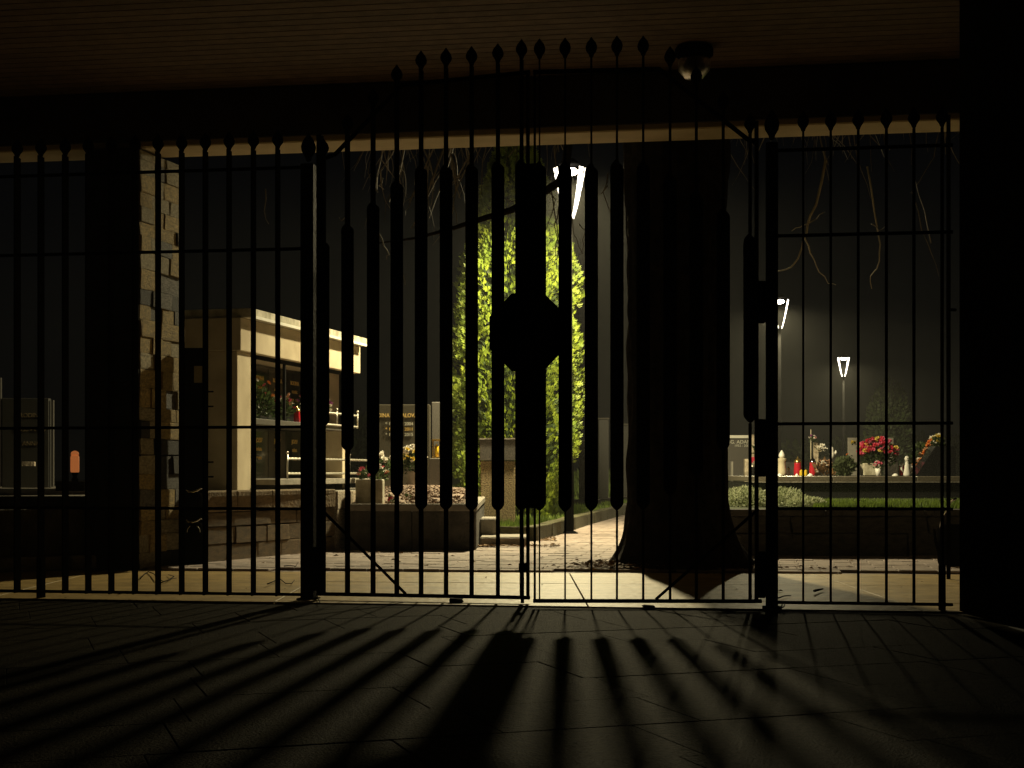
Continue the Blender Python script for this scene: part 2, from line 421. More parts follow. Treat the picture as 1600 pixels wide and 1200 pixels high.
def leaf(name, A, B, bars, label, railpts, stile_x, brace, side):
    a = math.atan2(B[1] - A[1], B[0] - A[0]); L = math.hypot(B[0] - A[0], B[1] - A[1])
    g = thing(name, (A[0], A[1], 0), label, 'gate', rz=a)
    for (u, zf, ta, tb) in bars:
        x = ptx((u - 800) / F, A, B)
        bm = bar_mesh(.04, zf - .05, ta, tb)
        o = finish('bar', bm, M_iron, g); o.location = (x, 0, 0)
        finial(g, x, zf)
    box('bottom_rail', 0, -.012, .028, L, .012, .05, M_iron, g, .002)
    tubeo('top_rail', [(x, -.0, z) for x, z in railpts], .014, M_iron, g, 6, False)
    for x, z0, z1, wd in stile_x: box('stile', x - wd / 2, -.02, z0, x + wd / 2, .02, z1, M_iron2, g, .003)
    tubeo('brace', [(p[0], -.018, p[1]) for p in brace], .0095, M_iron, g, 6, False)
    return g
AL, BL = (-1.216, 9.17), (.108, 8.892)
AR, BR = (.124, 8.67), (1.467, 8.65)
Ll = math.hypot(BL[0] - AL[0], BL[1] - AL[1]); Lr = BR[0] - AR[0]
def zl(v): return Z_at(v, 8.98)
def zr(v): return Z_at(v, 8.66)
lbars = [(505, zl(222), zl(663), zl(370)), (543, zl(185), zl(703), zl(345)), (583, zl(147), zl(741), zl(312)), (620, zl(112), zl(774), zl(280)),
         (658, zl(92), zl(796), zl(258)), (697, zl(90), zl(796), zl(258)), (737, zl(90), zl(797), zl(258)), (778, zl(88), zl(797), zl(256)), (815, zl(84), zl(796), zl(255))]
rbars = [(843, zr(77), zr(798), zr(253)), (883, zr(76), zr(800), zr(253)), (924, zr(75), zr(799), zr(256)), (964, zr(73), zr(798), zr(250)), (1005, zr(73), zr(797), zr(252)),
         (1047, zr(90), zr(775), zr(270)), (1088, zr(121), zr(745), zr(298)), (1130, zr(160), zr(706), zr(325)), (1172, zr(195), zr(662), zr(365))]
gl_ = leaf('gate_leaf', AL, BL, lbars, 'left leaf of the tall black iron gate, carrying the octagonal lock plate', 
           [(.02, zl(240)), (.12, zl(232)), (.55, zl(128)), (Ll, zl(119))],
           [(.02, .03, zl(200), .035), (Ll - .012, .03, zl(118), .016)], [(.02, zl(793)), (.58, .05)], 1)
# hinges
box('hinge_block', -.03, -.03, .06, .035, .03, .33, M_iron, gl_, .004)
# lock plate and cover
zc = zl(522); r = .249
bm = bmesh.new(); ring = [(r * math.cos(PI / 4 * k + PI / 8), r * math.sin(PI / 4 * k + PI / 8)) for k in range(8)]
vf = [bm.verts.new((Ll - .005 + x * 1.02, -.05, zc + z * 1.02)) for x, z in ring]; vb = [bm.verts.new((Ll - .005 + x * 1.02, -.04, zc + z * 1.02)) for x, z in ring]
bm.faces.new(vf); bm.faces.new(vb[::-1])
for k in range(8): bm.faces.new((vf[k], vb[k], vb[(k + 1) % 8], vf[(k + 1) % 8]))
bmesh.ops.recalc_face_normals(bm, faces=bm.faces); bmesh.ops.bevel(bm, geom=list(bm.edges), offset=.002, segments=1, affect='EDGES')
plate = finish('lock_plate', bm, M_iron, gl_)
tubeo('keyhole_cover', [(Ll - .06, -.052, zc - .02), (Ll - .06, -.062, zc - .02)], .022, M_iron, plate, 10)
tubeo('handle', [(Ll + .05, -.052, zc), (Ll + .05, -.09, zc), (Ll + .13, -.09, zc)], .008, M_iron, plate, 6)
box('cover_strip', Ll - .045, -.030, zl(793), Ll + .055, -.025, zl(262), M_iron, gl_, .001)
tubeo('drop_bolt', [(Ll - .035, -.055, .01), (Ll - .035, -.055, .4)], .011, M_iron, gl_, 8)
box('bolt_guide', Ll - .055, -.07, .2, Ll - .015, -.012, .25, M_iron, gl_, .002)
gr_ = leaf('gate_leaf', AR, BR, rbars, 'right leaf of the tall black iron gate, standing slightly nearer than its pair', 
           [(0, zr(112)), (.74, zr(108)), (1.26, zr(218)), (Lr - .02, zr(224))],
           [(.01, .03, zr(112), .014), (Lr - .03, .03, zr(190), .02)], [(Lr - .02, zr(795)), (.72, .05)], -1)
box('hinge_block', Lr - .035, -.03, .06, Lr + .02, .03, .33, M_iron, gr_, .004)
box('hinge_block', Lr - .035, -.03, zr(745), Lr + .02, .03, zr(655), M_iron, gr_, .004)
box('hinge_block', Lr - .035, -.03, zr(505), Lr + .02, .03, zr(440), M_iron, gr_, .004)
# gate posts
for u, Y, wd, top, lab in ((482, 9.20, .082, 2.72, 'black square post between the left railing and the gate'), (1206, 8.60, .07, 2.72, 'black square post between the gate and the right railing')):
    p = thing('gate_post', (X_at(u, Y), Y, 0), lab, 'gate post', rz=gang)
    box('post', -wd / 2, -wd / 2, -.01, wd / 2, wd / 2, top, M_iron2, p, .005)
    box('base_plate', -wd / 2 - .02, -wd / 2 - .02, -.0, wd / 2 + .02, wd / 2 + .02, .012, M_iron, p, .002)
    f = bpy.data.objects.new('finial', FIN); link(f, p); f.location = (0, 0, top + .1); f.scale = (1.3, 1.3, 1.5)
# side railings
def railing(us, u0, u1, label, rails, posts=(), fz=2.84):
    k0, k1 = (u0 - 800) / F, (u1 - 800) / F
    A = (k0 * 8.85 / (1 - GS * k0), 8.85 / (1 - GS * k0)); B = (k1 * 8.85 / (1 - GS * k1), 8.85 / (1 - GS * k1))
    g = thing('railing', (A[0], A[1], 0), label, 'railing', rz=math.atan2(B[1] - A[1], B[0] - A[0])); L = math.hypot(B[0] - A[0], B[1] - A[1])
    me = None
    for u in us:
        x = ptx((u - 800) / F, A, B)
        if me is None:
            o = finish('bar', bar_mesh(.035, fz - .05), M_iron, g); me = o.data
        else: o = bpy.data.objects.new('bar', me); link(o, g)
        o.location = (x, 0, 0); finial(g, x, fz)
    for z in rails: box('rail', 0, -.009, z - .009, L, .009, z + .009, M_iron, g, .002)
    for u in posts:
        x = ptx((u - 800) / F, A, B); box('foot', x - .017, -.03, -.01, x + .017, .03, .26, M_iron, g, .002)
    return g
railing([-46, -10, 27, 64, 102, 138, 174, 211, 247, 284, 321, 358, 396, 434], -60, 473, 'left railing of thick black bars in front of the stone pillar', [.045, .572, 1.075, 2.17, 2.67], [64])
railing([1255, 1298, 1341, 1385, 1428, 1472], 1214, 1489, 'right railing of thin black bars in front of the candlelit grave', [.035, .585, 1.08, 2.18, 2.68], [1472])

# ================================================================== LEFT SIDE: LOW WALL, STONE WALL, SHELF TOMB
lw = thing('low_wall', (-3.1, 12.35, 0), 'low dark wall with a pale kerb running left from the stone pillar', 'wall', rz=math.atan2(10.85 - 12.35, -5.1 + 3.1))
# local +x runs left/toward the camera
box('wall_body', 0, -.45, 0, 5.2, -.12, .50, M_rough, lw, .01)
x = 0
while x < 5.0:
    box('kerb_stone', x + .004, -.115, 0, x + .62, .03, .115, M_concrete, lw, .012); x += .625
# brown stone wall
P0 = Vector((-2.70, 12.85, 0)); P1 = Vector((-1.80, 14.75, 0)); wl = (P1 - P0).length; wa = math.atan2(P1.y - P0.y, P1.x - P0.x)
bw = thing('retaining_wall', P0, 'brown stone block wall below the shelf tomb, left of the path', 'wall', rz=wa)
box('core', -.2, .03, 0, wl, .4, .60, M_rough, bw)
clad('block', bw, (-.1, .02, 0), 0, wl + .1, 0.0, .44, .145, .35, .6, [M_block], depth=.06, gap=.005, proud=.005)
for k in range(4):
    L4 = (wl + .1) / 4; box('coping_stone', -.1 + k * L4 + .003, -.045, .445, -.1 + (k + 1) * L4 - .003, .42, .625, M_block, bw, .008)
# pale end stones of that wall
we = thing('wall_end', (-1.80, 14.75, 0), 'pale lit rough stones at the end of the brown wall beside the dark grave platform', 'wall', rz=math.atan2(.88, .13))
box('core', 0, .03, 0, .75, .4, .58, M_rough, we)
clad('stone', we, (0, .0, 0), 0, .75, 0, .6, .12, .12, .3, [M_pale], depth=.06, gap=.006)
# terrace below the tomb
ter = sheet('terrace', [(-2.60, 12.9), (-1.75, 14.75), (-1.66, 15.5), (-1.5, 19.5), (-9, 23), (-9, 13.2)], .585, M_concrete)

D2 = math.atan2(3.5, .84)
tb = thing('shelf_tomb', (-2.80, 15.0, 0), 'cream plastered shelf tomb with a flat overhanging roof and granite niches', 'tomb', rz=D2)
z0 = .59
box('side_wall', .0, .36, z0, .16, 1.25, 2.03, M_plaster, tb)
box('corner_pillar', 0, 0, z0, .42, .358, 2.03, M_plaster, tb, .006)
box('end_column', 3.16, 0.02, z0, 3.42, .3, 2.03, M_plaster, tb, .006)
box('lintel', -.03, -.05, 2.032, 3.62, 1.3, 2.37, M_plaster, tb, .006)
rf = box('roof_slab', .02, -.16, 2.372, 3.60, 1.35, 2.465, M_cap, tb, .004)
box('drip_edge', .02, -.175, 2.362, 3.60, -.162, 2.392, M_white, rf)
box('back_wall', .3, .55, z0, 3.5, .7, 2.03, M_gran, tb)
box('back_wall', 3.3, .32, z0, 3.42, .54, 2.03, M_plaster, tb)
box('middle_shelf', .424, .0, 1.30, 3.157, .548, 1.36, M_grang, tb, .004)
box('bottom_shelf', .424, -.28, .66, 3.7, .548, .72, M_concrete, tb, .004)
box('plinth', .424, .1, z0, 3.157, .545, .657, M_rough, tb)
NX = 5
for row, (za, zb) in enumerate(((.73, 1.29), (1.37, 2.0))):
    for k in range(NX):
        xa = .44 + k * .54; pl = box('niche_plate', xa, .53, za, xa + .53, .546, zb, M_gran if (k + row) % 2 else mat('green_black_granite', (.03, .034, .026), .1, (.02, .022, .018), spec=.7), tb, .003)
        for q in range(3):
            text('inscription', ['RODINA', 'NOVÁK', '1921 - 1988'][q] if row else ['JOZEF', 'MÁRIA', '* 1934'][q], .07 if q == 0 else .05, (xa + .265, .527, zb - .15 - q * .10), (PI / 2, 0, 0), M_gold, pl)
box('window_frame', .424, .02, 1.36, .46, .06, 2.03, M_pillar, tb); box('window_frame', .46, .02, 1.99, 3.157, .06, 2.03, M_pillar, tb)
for k in range(1, 4): box('window_frame', .42 + k * .9, .02, 1.36, .445 + k * .9, .05, 1.99, M_pillar, tb)
for xs_, zb, zt, n in ((.75, .722, .95, 'low'), (2.1, 1.362, 1.52, 'high')):
    rl = None
    xe = 3.68 if n == 'low' else 3.6
    yy = -.24 if n == 'low' else -.02
    if n == 'high': zb, zt = 1.34, 1.50
    for zz in ((.78, .94) if n == 'low' else (1.36, 1.50)):
        bm = bmesh.new(); pts = [(xs_ + (xe - xs_) * i / 60, yy, zz) for i in range(61)]
        tube(bm, pts, [.011 + .005 * (i % 2) for i in range(61)], 6); finish('twisted_rail', bm, M_steel, tb)
    xq = xs_
    while xq < xe + .01:
        tubeo('rail_post', [(xq, yy, zb), (xq, yy, zt + .03)], .010, M_steel, tb, 6)
        lathe('post_knob', [(.004, -.02), (.02, 0), (.004, .02)], M_steel, tb, 8, (xq, yy, zt + .05)); xq += .97 if n == 'low' else .75

# ------------------------------------------------ flowers
def petals_mesh(name, m, r=.03, n=9, seed=0):
    rnd = random.Random(seed); bm = bmesh.new()
    for k in range(n):
        a = k * 2.4; el = .25 + 1.1 * k / n; rr = r * (1.0 - .35 * k / n)
        d = Vector((math.cos(a) * math.cos(el), math.sin(a) * math.cos(el), math.sin(el))); s = d.cross(Vector((0, 0, 1))).normalized() * r * .42; u_ = s.cross(d).normalized()
        p = [Vector((0, 0, 0)), d * rr * .6 + s, d * rr + u_ * r * .18, d * rr * .6 - s]
        vs = [bm.verts.new(q) for q in p]; bm.faces.new(vs)
    me = bpy.data.meshes.new(name); bm.to_mesh(me); bm.free(); me.materials.append(m); return me
_bl = {}
def bloom(parent, name, m, loc, r):
    key = m.name
    if key not in _bl: _bl[key] = petals_mesh(name, m, .03, 11)
    o = bpy.data.objects.new(name, _bl[key]); link(o, parent); o.location = loc; s = r / .03; o.scale = (s, s, s)
    o.rotation_euler = (random.uniform(-.7, .9), random.uniform(-.7, .7), random.uniform(0, 6)); return o
def foliage(parent, name, c, rx, ry, rz, n, m, size=.05, kind=None, up=.4, shape='ball'):
    V, Fc = [], []
    for _ in range(n):
        while True:
            p = Vector((random.uniform(-1, 1), random.uniform(-1, 1), random.uniform(-1, 1)))
            if .15 < p.length < 1: break
        o = Vector(c) + Vector((p.x * rx, p.y * ry, p.z * rz))
        d = (p + Vector((random.uniform(-.6, .6), random.uniform(-.6, .6), random.uniform(-.2, .6) + up))).normalized()
        s = d.cross(Vector((random.uniform(-1, 1), random.uniform(-1, 1), random.uniform(-1, 1)))).normalized() * size * .28
        L = size * random.uniform(.6, 1.3); i = len(V)
        V += [o, o + d * L * .5 + s, o + d * L, o + d * L * .5 - s]; Fc.append((i, i + 1, i + 2, i + 3))
    o = pyobj(name, V, Fc, m, parent)
    if kind: o['kind'] = kind
    return o
def bouquet(label, loc, cols, n, rx, ry, rz, br=.03, name='bouquet', cat='flowers', zc=None, green=None, nleaf=160, dome=True, group=None, ls=.06, bname='bloom'):
    t = thing(name, loc, label, cat, group); zc = rz if zc is None else zc
    foliage(t, 'leaves', (0, 0, zc * .8), rx * .85, ry * .85, rz * .75, nleaf, green or M_leafd, ls)
    for k in range(n):
        a = random.uniform(0, 2 * PI); el = math.asin(random.uniform(-.15 if dome else -.8, 1)); q = random.uniform(.85, 1.05)
        bloom(t, bname, random.choice(cols), (rx * math.cos(a) * math.cos(el) * q, ry * math.sin(a) * math.cos(el) * q, zc + rz * math.sin(el) * q), br * random.uniform(.8, 1.25))
    return t
def tomb_pt(s, d, z):  # point in front of / inside the tomb
    return Vector((-2.80 + math.cos(D2) * s - math.sin(D2) * d, 15 + math.sin(D2) * s + math.cos(D2) * d, z))
bouquet('dark green wreath with a few pink blooms leaning in the upper tomb niche', tomb_pt(.95, .22, 1.362), [M_pinkf, M_whitef, M_orangef], 9, .25, .14, .22, .035, 'wreath', 'wreath', nleaf=420)
bouquet('pink and peach bouquet at the middle of the upper tomb shelf', tomb_pt(1.65, .2, 1.362), [M_pinkf, M_peach, M_whitef], 22, .15, .13, .17, .035)
bouquet('pink and white bouquet standing at the right end of the upper tomb shelf', tomb_pt(2.62, .2, 1.362), [M_pinkf, M_whitef, M_redf, M_purplef], 30, .24, .13, .19, .038)
def candle(loc, m, h, r, label, lid=M_brass, shape='cup', cat='grave candle', group=None):
    t = thing('grave_candle', loc, label, cat, group)
    lathe('glass', [(r * .8, 0), (r, h * .05), (r * .96, h * .35), (r * .85, h * .62), (r * .9, h * .68)], m, t, 14)
    lathe('lid', [(r * .95, h * .685), (r * .95, h * .74), (r * .6, h * .86), (r * .2, h * .92), (r * .16, h), (0, h * 1.02)], lid, t, 14)
    return t
candle(tomb_pt(1.92, .12, 1.362), M_red, .19, .04, 'small red candle on the upper tomb shelf beside the peach bouquet')

# ------------------------------------------------ watering can stand (dark board between pillar and wall)
ws = thing('can_stand', (X_at(306, 12.62), 12.62, 0), 'narrow black panel stand with pegs squeezed between the stone pillar and the brown wall', 'stand')
box('panel', -.10, -.02, 0, .10, .02, 1.86, M_iron, ws, .004)
for v in (612, 635, 722, 745): tubeo('peg', [(.10, -.01, Z_at(v, 12.6)), (.155, -.03, Z_at(v, 12.6))], .008, M_iron, ws)
box('notice', -.01, -.026, Z_at(598, 12.6), .06, -.021, Z_at(572, 12.6), M_pot, ws)
for v, hh in ((764, 1), (811, 2)):
    zb = Z_at(v, 12.4)
    t = thing('watering_can', (X_at(304, 12.4), 12.42, zb - .17), 'dark watering can with a shiny curved handle, %s of the two on the black stand' % ('upper' if hh == 1 else 'lower'), 'watering can')
    lathe('body', [(.06, 0), (.065, .02), (.065, .11), (.055, .135), (.0, .137)], M_iron, t, 16)
    tubeo('handle', [(-.07, -.03, .165), (-.045, -.035, .145), (-.01, -.04, .142), (.03, -.04, .158), (.055, -.035, .176), (.065, -.03, .172)], [.005, .009, .012, .01, .007, .005], M_chrome, t, 8)
    if hh == 2: tubeo('rim', [(.055 * math.cos(PI * k / 10), -.055, .06 + .06 * math.sin(PI * k / 10)) for k in range(11)], .0035, M_steel, t)
# far left graves in the dark
hs = thing('headstone', (X_at(45, 19.6), 19.6, 0), 'dim polished headstone with faint lines of gold text at the far left edge', 'gravestone')
box('slab', -.36, 0, .2, .27, .1, Z_at(622, 19.6), mat('dim_granite', (.07, .066, .058), .5, (.04, .04, .035), scale=60), hs, .01)
box('plinth', -.5, -.3, 0, .5, .3, .55, M_rough, hs, .01)
for k, s in enumerate(('RODINA', '1938 - 1999', 'ANNA')): text('inscription', s, .08, (.03, -.006, Z_at(652 + k * 22, 19.6)), (PI / 2, 0, 0), M_pebble, hs)
box('side_strip', .30, 0, .6, .325, .05, Z_at(625, 19.6), M_grang, hs)
box('side_strip', -.40, 0, .6, -.375, .05, Z_at(590, 19.6), M_grang, hs)
box('book', -.03, -.2, Z_at(727, 16.8), .14, -.15, Z_at(719, 16.8), M_pale, hs, .003)
t = thing('lantern', (X_at(117, 16.6), 16.6, Z_at(752, 16.6)), 'glowing orange grave lantern in the dark at far left', 'lantern')
lathe('glass', [(.045, .1), (.05, .12), (.05, .27), (.04, .3)], M_orange, t, 12); lathe('foot', [(.035, 0), (.04, .02), (.02, .05), (.04, .099)], M_iron, t, 12)
lathe('lid', [(.048, .302), (.04, .33), (.01, .345)], M_orange, t, 12)
pd = box('pedestal', X_at(95, 16.6), 16.4, 0, X_at(140, 16.6), 16.9, Z_at(752, 16.6), M_rough, None, .01); tag(pd, 'dark stone pedestal below the orange lantern', 'pedestal')

# ================================================================== LEFT GRAVE ON ITS PLATFORM
gp = thing('grave_platform', (-1.66, 14.8, 0), 'dark rough stone grave platform filled with gravel and flowers left of centre', 'grave')
def slabs(parent, x0, x1, y, z0, z1, n, m, d=.12, name='block'):
    for k in range(n):
        a = x0 + (x1 - x0) * k / n; b = x0 + (x1 - x0) * (k + 1) / n
        box(name, a + .002, y, z0, b - .002, y + d, z1, m, parent, .008)
slabs(gp, 0, 1.30, 0, 0, .40, 2, M_rough); slabs(gp, -.01, 1.31, -.015, .402, .475, 1, M_concrete, .14, 'kerb')
box('block', 1.18, .125, 0, 1.30, 4.4, .40, M_rough, gp, .02); box('kerb', 1.17, .13, .402, 1.31, 4.4, .475, M_concrete, gp, .01)
bm = bmesh.new(); n = 24
gv = [[bm.verts.new((-.3 + 1.47 * i / n, .13 + 4.4 * j / n, .44 + .17 * math.sin(PI * min(1, j / n * 1.6) / 2) * (.5 + .5 * math.sin(PI * (i + 4) / (n + 8))) + random.uniform(-.008, .008))) for i in range(n + 1)] for j in range(n + 1)]
for j in range(n):
    for i in range(n): bm.faces.new((gv[j][i], gv[j][i + 1], gv[j + 1][i + 1], gv[j + 1][i]))
finish('soil', bm, M_grav, gp)
bm = bmesh.new()
for _ in range(900):
    i = random.uniform(0, 1); j = random.uniform(0, 1) ** 1.3
    x = -.2 + 1.35 * i; y = .14 + 3.6 * j; z = .44 + .17 * math.sin(PI * min(1, j * .83 * 1.6) / 2) * (.5 + .5 * math.sin(PI * (i * n + 4) / (n + 8)))
    r_ = random.uniform(.012, .03); q = bmesh.ops.create_icosphere(bm, subdivisions=0 or 1, radius=r_)['verts'] if _ < 250 else bmesh.ops.create_cube(bm, size=r_ * 1.4)['verts']
    rm = Matrix.Rotation(random.uniform(0, 3), 3, 'Z') @ Matrix.Rotation(random.uniform(0, 3), 3, 'X')
    for v in q: v.co = rm @ v.co + Vector((x, y, z + .004))
o = finish('gravel', bm, M_grav, gp); o['kind'] = 'stuff'
sb = box('stone_block', X_at(557, 15.2), 15.1, .46, X_at(599, 15.2), 15.35, Z_at(749, 15.2), M_cap, None, .01); tag(sb, 'small pale stone block at the left front of the gravel grave', 'stone block')
# its headstone
gx0, gx1 = X_at(588, 19.3), X_at(672, 19.3); gw = gx1 - gx0
gx0 = X_at(576, 19.3); gw = gx1 - gx0
h1 = thing('headstone', ((gx0 + gx1) / 2, 19.3, .5), 'dark granite headstone with gold family name behind the white flowers', 'gravestone')
box('slab', -gw / 2, 0, 0, gw / 2, .14, Z_at(632, 19.3) - .5, mat('brown_granite', (.075, .068, .05), .25, (.05, .045, .034), scale=80), h1, .008)
zt = Z_at(652, 19.3) - .5
tt = text('inscription', 'RODINA TICHALOVÁ', .074, (X_at(616, 19.3) - (gx0 + gx1) / 2, -.008, zt), (PI / 2, 0, 0), M_gold, h1)
wt = max(v.co.x for v in tt.data.vertices) - min(v.co.x for v in tt.data.vertices)
tt.scale = (72 / F * 19.3 / wt, 1, 1)
for k, s in enumerate(('* 1931   † 2004', '* 1935   † 2011', '* 1960   † 2015')): text('inscription', s, .058, (0, -.008, zt - .105 - .07 * k), (PI / 2, 0, 0), M_gold if k == 1 else M_silver, h1)
h2 = box('headstone', X_at(674, 19.6), 19.6, .2, X_at(700, 19.6), 19.8, Z_at(628, 19.6), M_grang, None, .01); tag(h2, 'narrow plain grey headstone between the gold lettered stone and the evergreen', 'gravestone')
pd = box('pedestal', X_at(671, 19.0), 18.9, .3, X_at(694, 19), 19.12, Z_at(716, 19), M_grang, None, .008); tag(pd, 'narrow granite pedestal carrying a brass lantern', 'pedestal')
t = thing('lantern', (X_at(682, 19), 19.0, Z_at(716, 19) + .001), 'square brass grave lantern on the granite pedestal beside the gold lettered stone', 'lantern')
for sx in (-1, 1):
    for sy in (-1, 1): box('corner_post', sx * .045 - .008, sy * .045 - .008, 0, sx * .045 + .008, sy * .045 + .008, .22, M_brass, t)
box('base', -.056, -.056, -.0, .056, .056, .018, M_brass, t); box('cap', -.058, -.058, .221, .058, .058, .245, M_brass, t, .004)
lathe('candle', [(.028, .02), (.028, .15), (.01, .165), (.003, .185)], M_yell, t, 10)
bouquet('white rose bouquet low in front of the gold lettered headstone', (X_at(601, 18.7), 18.7, Z_at(762, 18.7)), [M_whitef], 16, .14, .12, .1, .052, zc=.33, nleaf=220, bname='rose')
t = bouquet('full white chrysanthemum bush in a grey pot on the gravel grave', (X_at(644, 18.5), 18.5, Z_at(762, 18.5)), [M_whitef, M_whitef, M_whitef, M_yellf], 70, .17, .16, .17, .042, zc=.35, nleaf=380)
lathe('pot', [(.07, 0), (.085, .1), (.1, .2), (.105, .21), (.09, .205), (0, .2)], M_pot, t, 14)
bouquet('low mixed white and pink planting by the left railing of the tomb', (X_at(582, 17.6), 17.6, Z_at(757, 17.6)), [M_whitef, M_peach, M_pinkf], 22, .19, .15, .12, .034, nleaf=260)
bouquet('single red rose lying on the front kerb of the gravel grave', (X_at(610, 14.95), 14.95, .475), [M_redf], 3, .03, .03, .02, .045, 'rose', 'flower', nleaf=6, zc=.03, bname='petals')
bouquet('small white blossom lying on the gravel right of the red rose', (X_at(638, 15.2), 15.2, .50), [M_whitef], 3, .03, .03, .02, .035, 'blossom', 'flower', nleaf=4, zc=.03, bname='petals')
# steps
s1 = box('step', X_at(750, 15.65), 15.65, 0, X_at(826, 15.65), 16.4, .105, M_concrete, None, .015); tag(s1, 'lower wide stone step between the dark grave platform and the mossy bed', 'step')
s2 = box('step', X_at(750, 16.2), 16.2, .105, X_at(777, 16.2), 16.9, .285, M_concrete, None, .015); tag(s2, 'upper narrow stone step against the dark grave platform', 'step')
# pebbledash monument
mo = thing('monument', (X_at(778, 19.2), 19.2, .12), 'square pebbledash pedestal with a dark cap in front of the evergreen', 'monument')
hw = 27 / F * 19.2
box('body', -hw, -.0, 0, hw, .42, Z_at(720, 19.2) - .12, M_pebble, mo, .008)
box('cap', -hw - .012, -.02, Z_at(719.5, 19.2) - .12, hw + .012, .45, Z_at(687, 19.2) - .12, M_grang, mo, .008)
box('cap_ledge', -hw - .02, -.03, Z_at(686.7, 19.2) - .12, hw + .02, .46, Z_at(684.5, 19.2) - .12, M_concrete, mo)

# planting bed beside the path
bedp = [(.2, 16.75), (.40, 17.75), (1.02, 21.6), (1.78, 25.9), (2.55, 30.7), (3.7, 38), (-1.5, 38), (-.34, 16.75)]
prism('planting_bed', bedp, -.01, .11, M_grassg)['kind'] = 'structure'
ks = thing('mossy_kerb', (.2, 16.75, 0), 'mossy stone kerb edging the planting bed along the path', 'kerb')
kp = [(-.34, 16.72), (.2, 16.72), (.41, 17.75), (1.03, 21.6), (1.79, 25.9), (2.56, 30.7), (3.71, 38)]
for (a, b) in zip(kp[:-1], kp[1:]):
    a = Vector((*a, 0)); b = Vector((*b, 0)); L = (b - a).length; nn = max(1, round(L / .8)); an = math.atan2(b.y - a.y, b.x - a.x)
    for k in range(nn):
        c = a + (b - a) * (k + .5) / nn - Vector((.2, 16.75, 0)); c.z = .09
        stone_piece('kerb_stone', M_moss, ks, c, (L / nn - .01, .16, .18 + random.uniform(-.01, .01)), an, .03)
def blades(name, pts, h, m, w_=.006, kind='stuff', label=None, cat=None, lean=.4):
    V, Fc = [], []
    for (x, y, z) in pts:
        hh = h * random.uniform(.4, 1.2); a = random.uniform(0, 6.28); l = random.uniform(0, lean) * hh; i = len(V)
        wx, wy = w_ * math.cos(a), w_ * math.sin(a); b = a + random.uniform(0, 3)
        V += [(x - wx, y - wy, z), (x + wx, y + wy, z), (x + wx * .7 + l * .4 * math.cos(b), y + wy * .7 + l * .4 * math.sin(b), z + hh * .6), (x + l * math.cos(b), y + l * math.sin(b), z + hh)]
        Fc += [(i, i + 1, i + 2), (i, i + 2, i + 3)]
    o = pyobj(name, V, Fc, m, None, kind); tag(o, label, cat); return o
pts = []
for _ in range(26000):
    Y = 16.9 + 20 * random.random() ** 1.4; xl = max(-.5, -.34) ; e = .30 + (Y - 17.3) * .167
    X = e - random.random() ** 1.2 * 3.0 - .05
    if X < -.3: continue
    if abs(X - (778 - 800) / F * 19.2) < .24 and 19.1 < Y < 19.7: continue
    pts.append((X, Y, .105 + .02 * noise.noise((X, Y, 0))))
blades('bed_grass', pts, .10, M_grass, .007, label='tufty grass and moss filling the bed by the path', cat='grass')
# bank of grass farther up the path
bk = []
for _ in range(9000):
    X = random.uniform(.2, 6); Y = random.uniform(38.2, 44); bk.append((X, Y, .1 + .6 * (Y - 38) / 6))
prism('grass_bank', [(-4, 38.1), (9, 38.1), (9, 46), (-4, 46)], -.01, .1, M_grassg, top=[(-4, 44), (9, 44), (9, 46), (-4, 46)]).name = 'bank_base'
bpy.data.objects['bank_base']['kind'] = 'structure'
bpy.data.objects['bank_base'].name = 'grass_bank'
for v in bpy.data.objects['grass_bank'].data.vertices:
    if v.co.z > .05: v.co.z = .72
blades('bank_grass', bk, .22, M_grass, .012, label='long grass on the bank at the end of the path', cat='grass')
# mid-distance stones
for (u0, u1, v0, v1, Y, m, lab) in ((935, 951, 655, 716, 31, M_grang, 'small grey gravestone in the shade left of the big trunk'),
                                    (961, 997, 664, 742, 33, M_grang, 'broad grey gravestone partly behind the big trunk'),
                                    (905, 931, 690, 745, 29, M_rough, 'low dark gravestone right of the evergreen')):
    t = thing('gravestone', (X_at((u0 + u1) / 2, Y), Y, 0), lab, 'gravestone'); hw = (u1 - u0) / 2 / F * Y
    box('slab', -hw, 0, .25, hw, .15, Z_at(v0, Y), m, t, .015); box('plinth', -hw - .1, -.1, 0, hw + .1, .3, .25, M_rough, t, .01)
    box('top_edge', -hw - .01, -.02, Z_at(v0, Y), hw + .01, .17, Z_at(v0, Y) + .03, M_concrete, t)

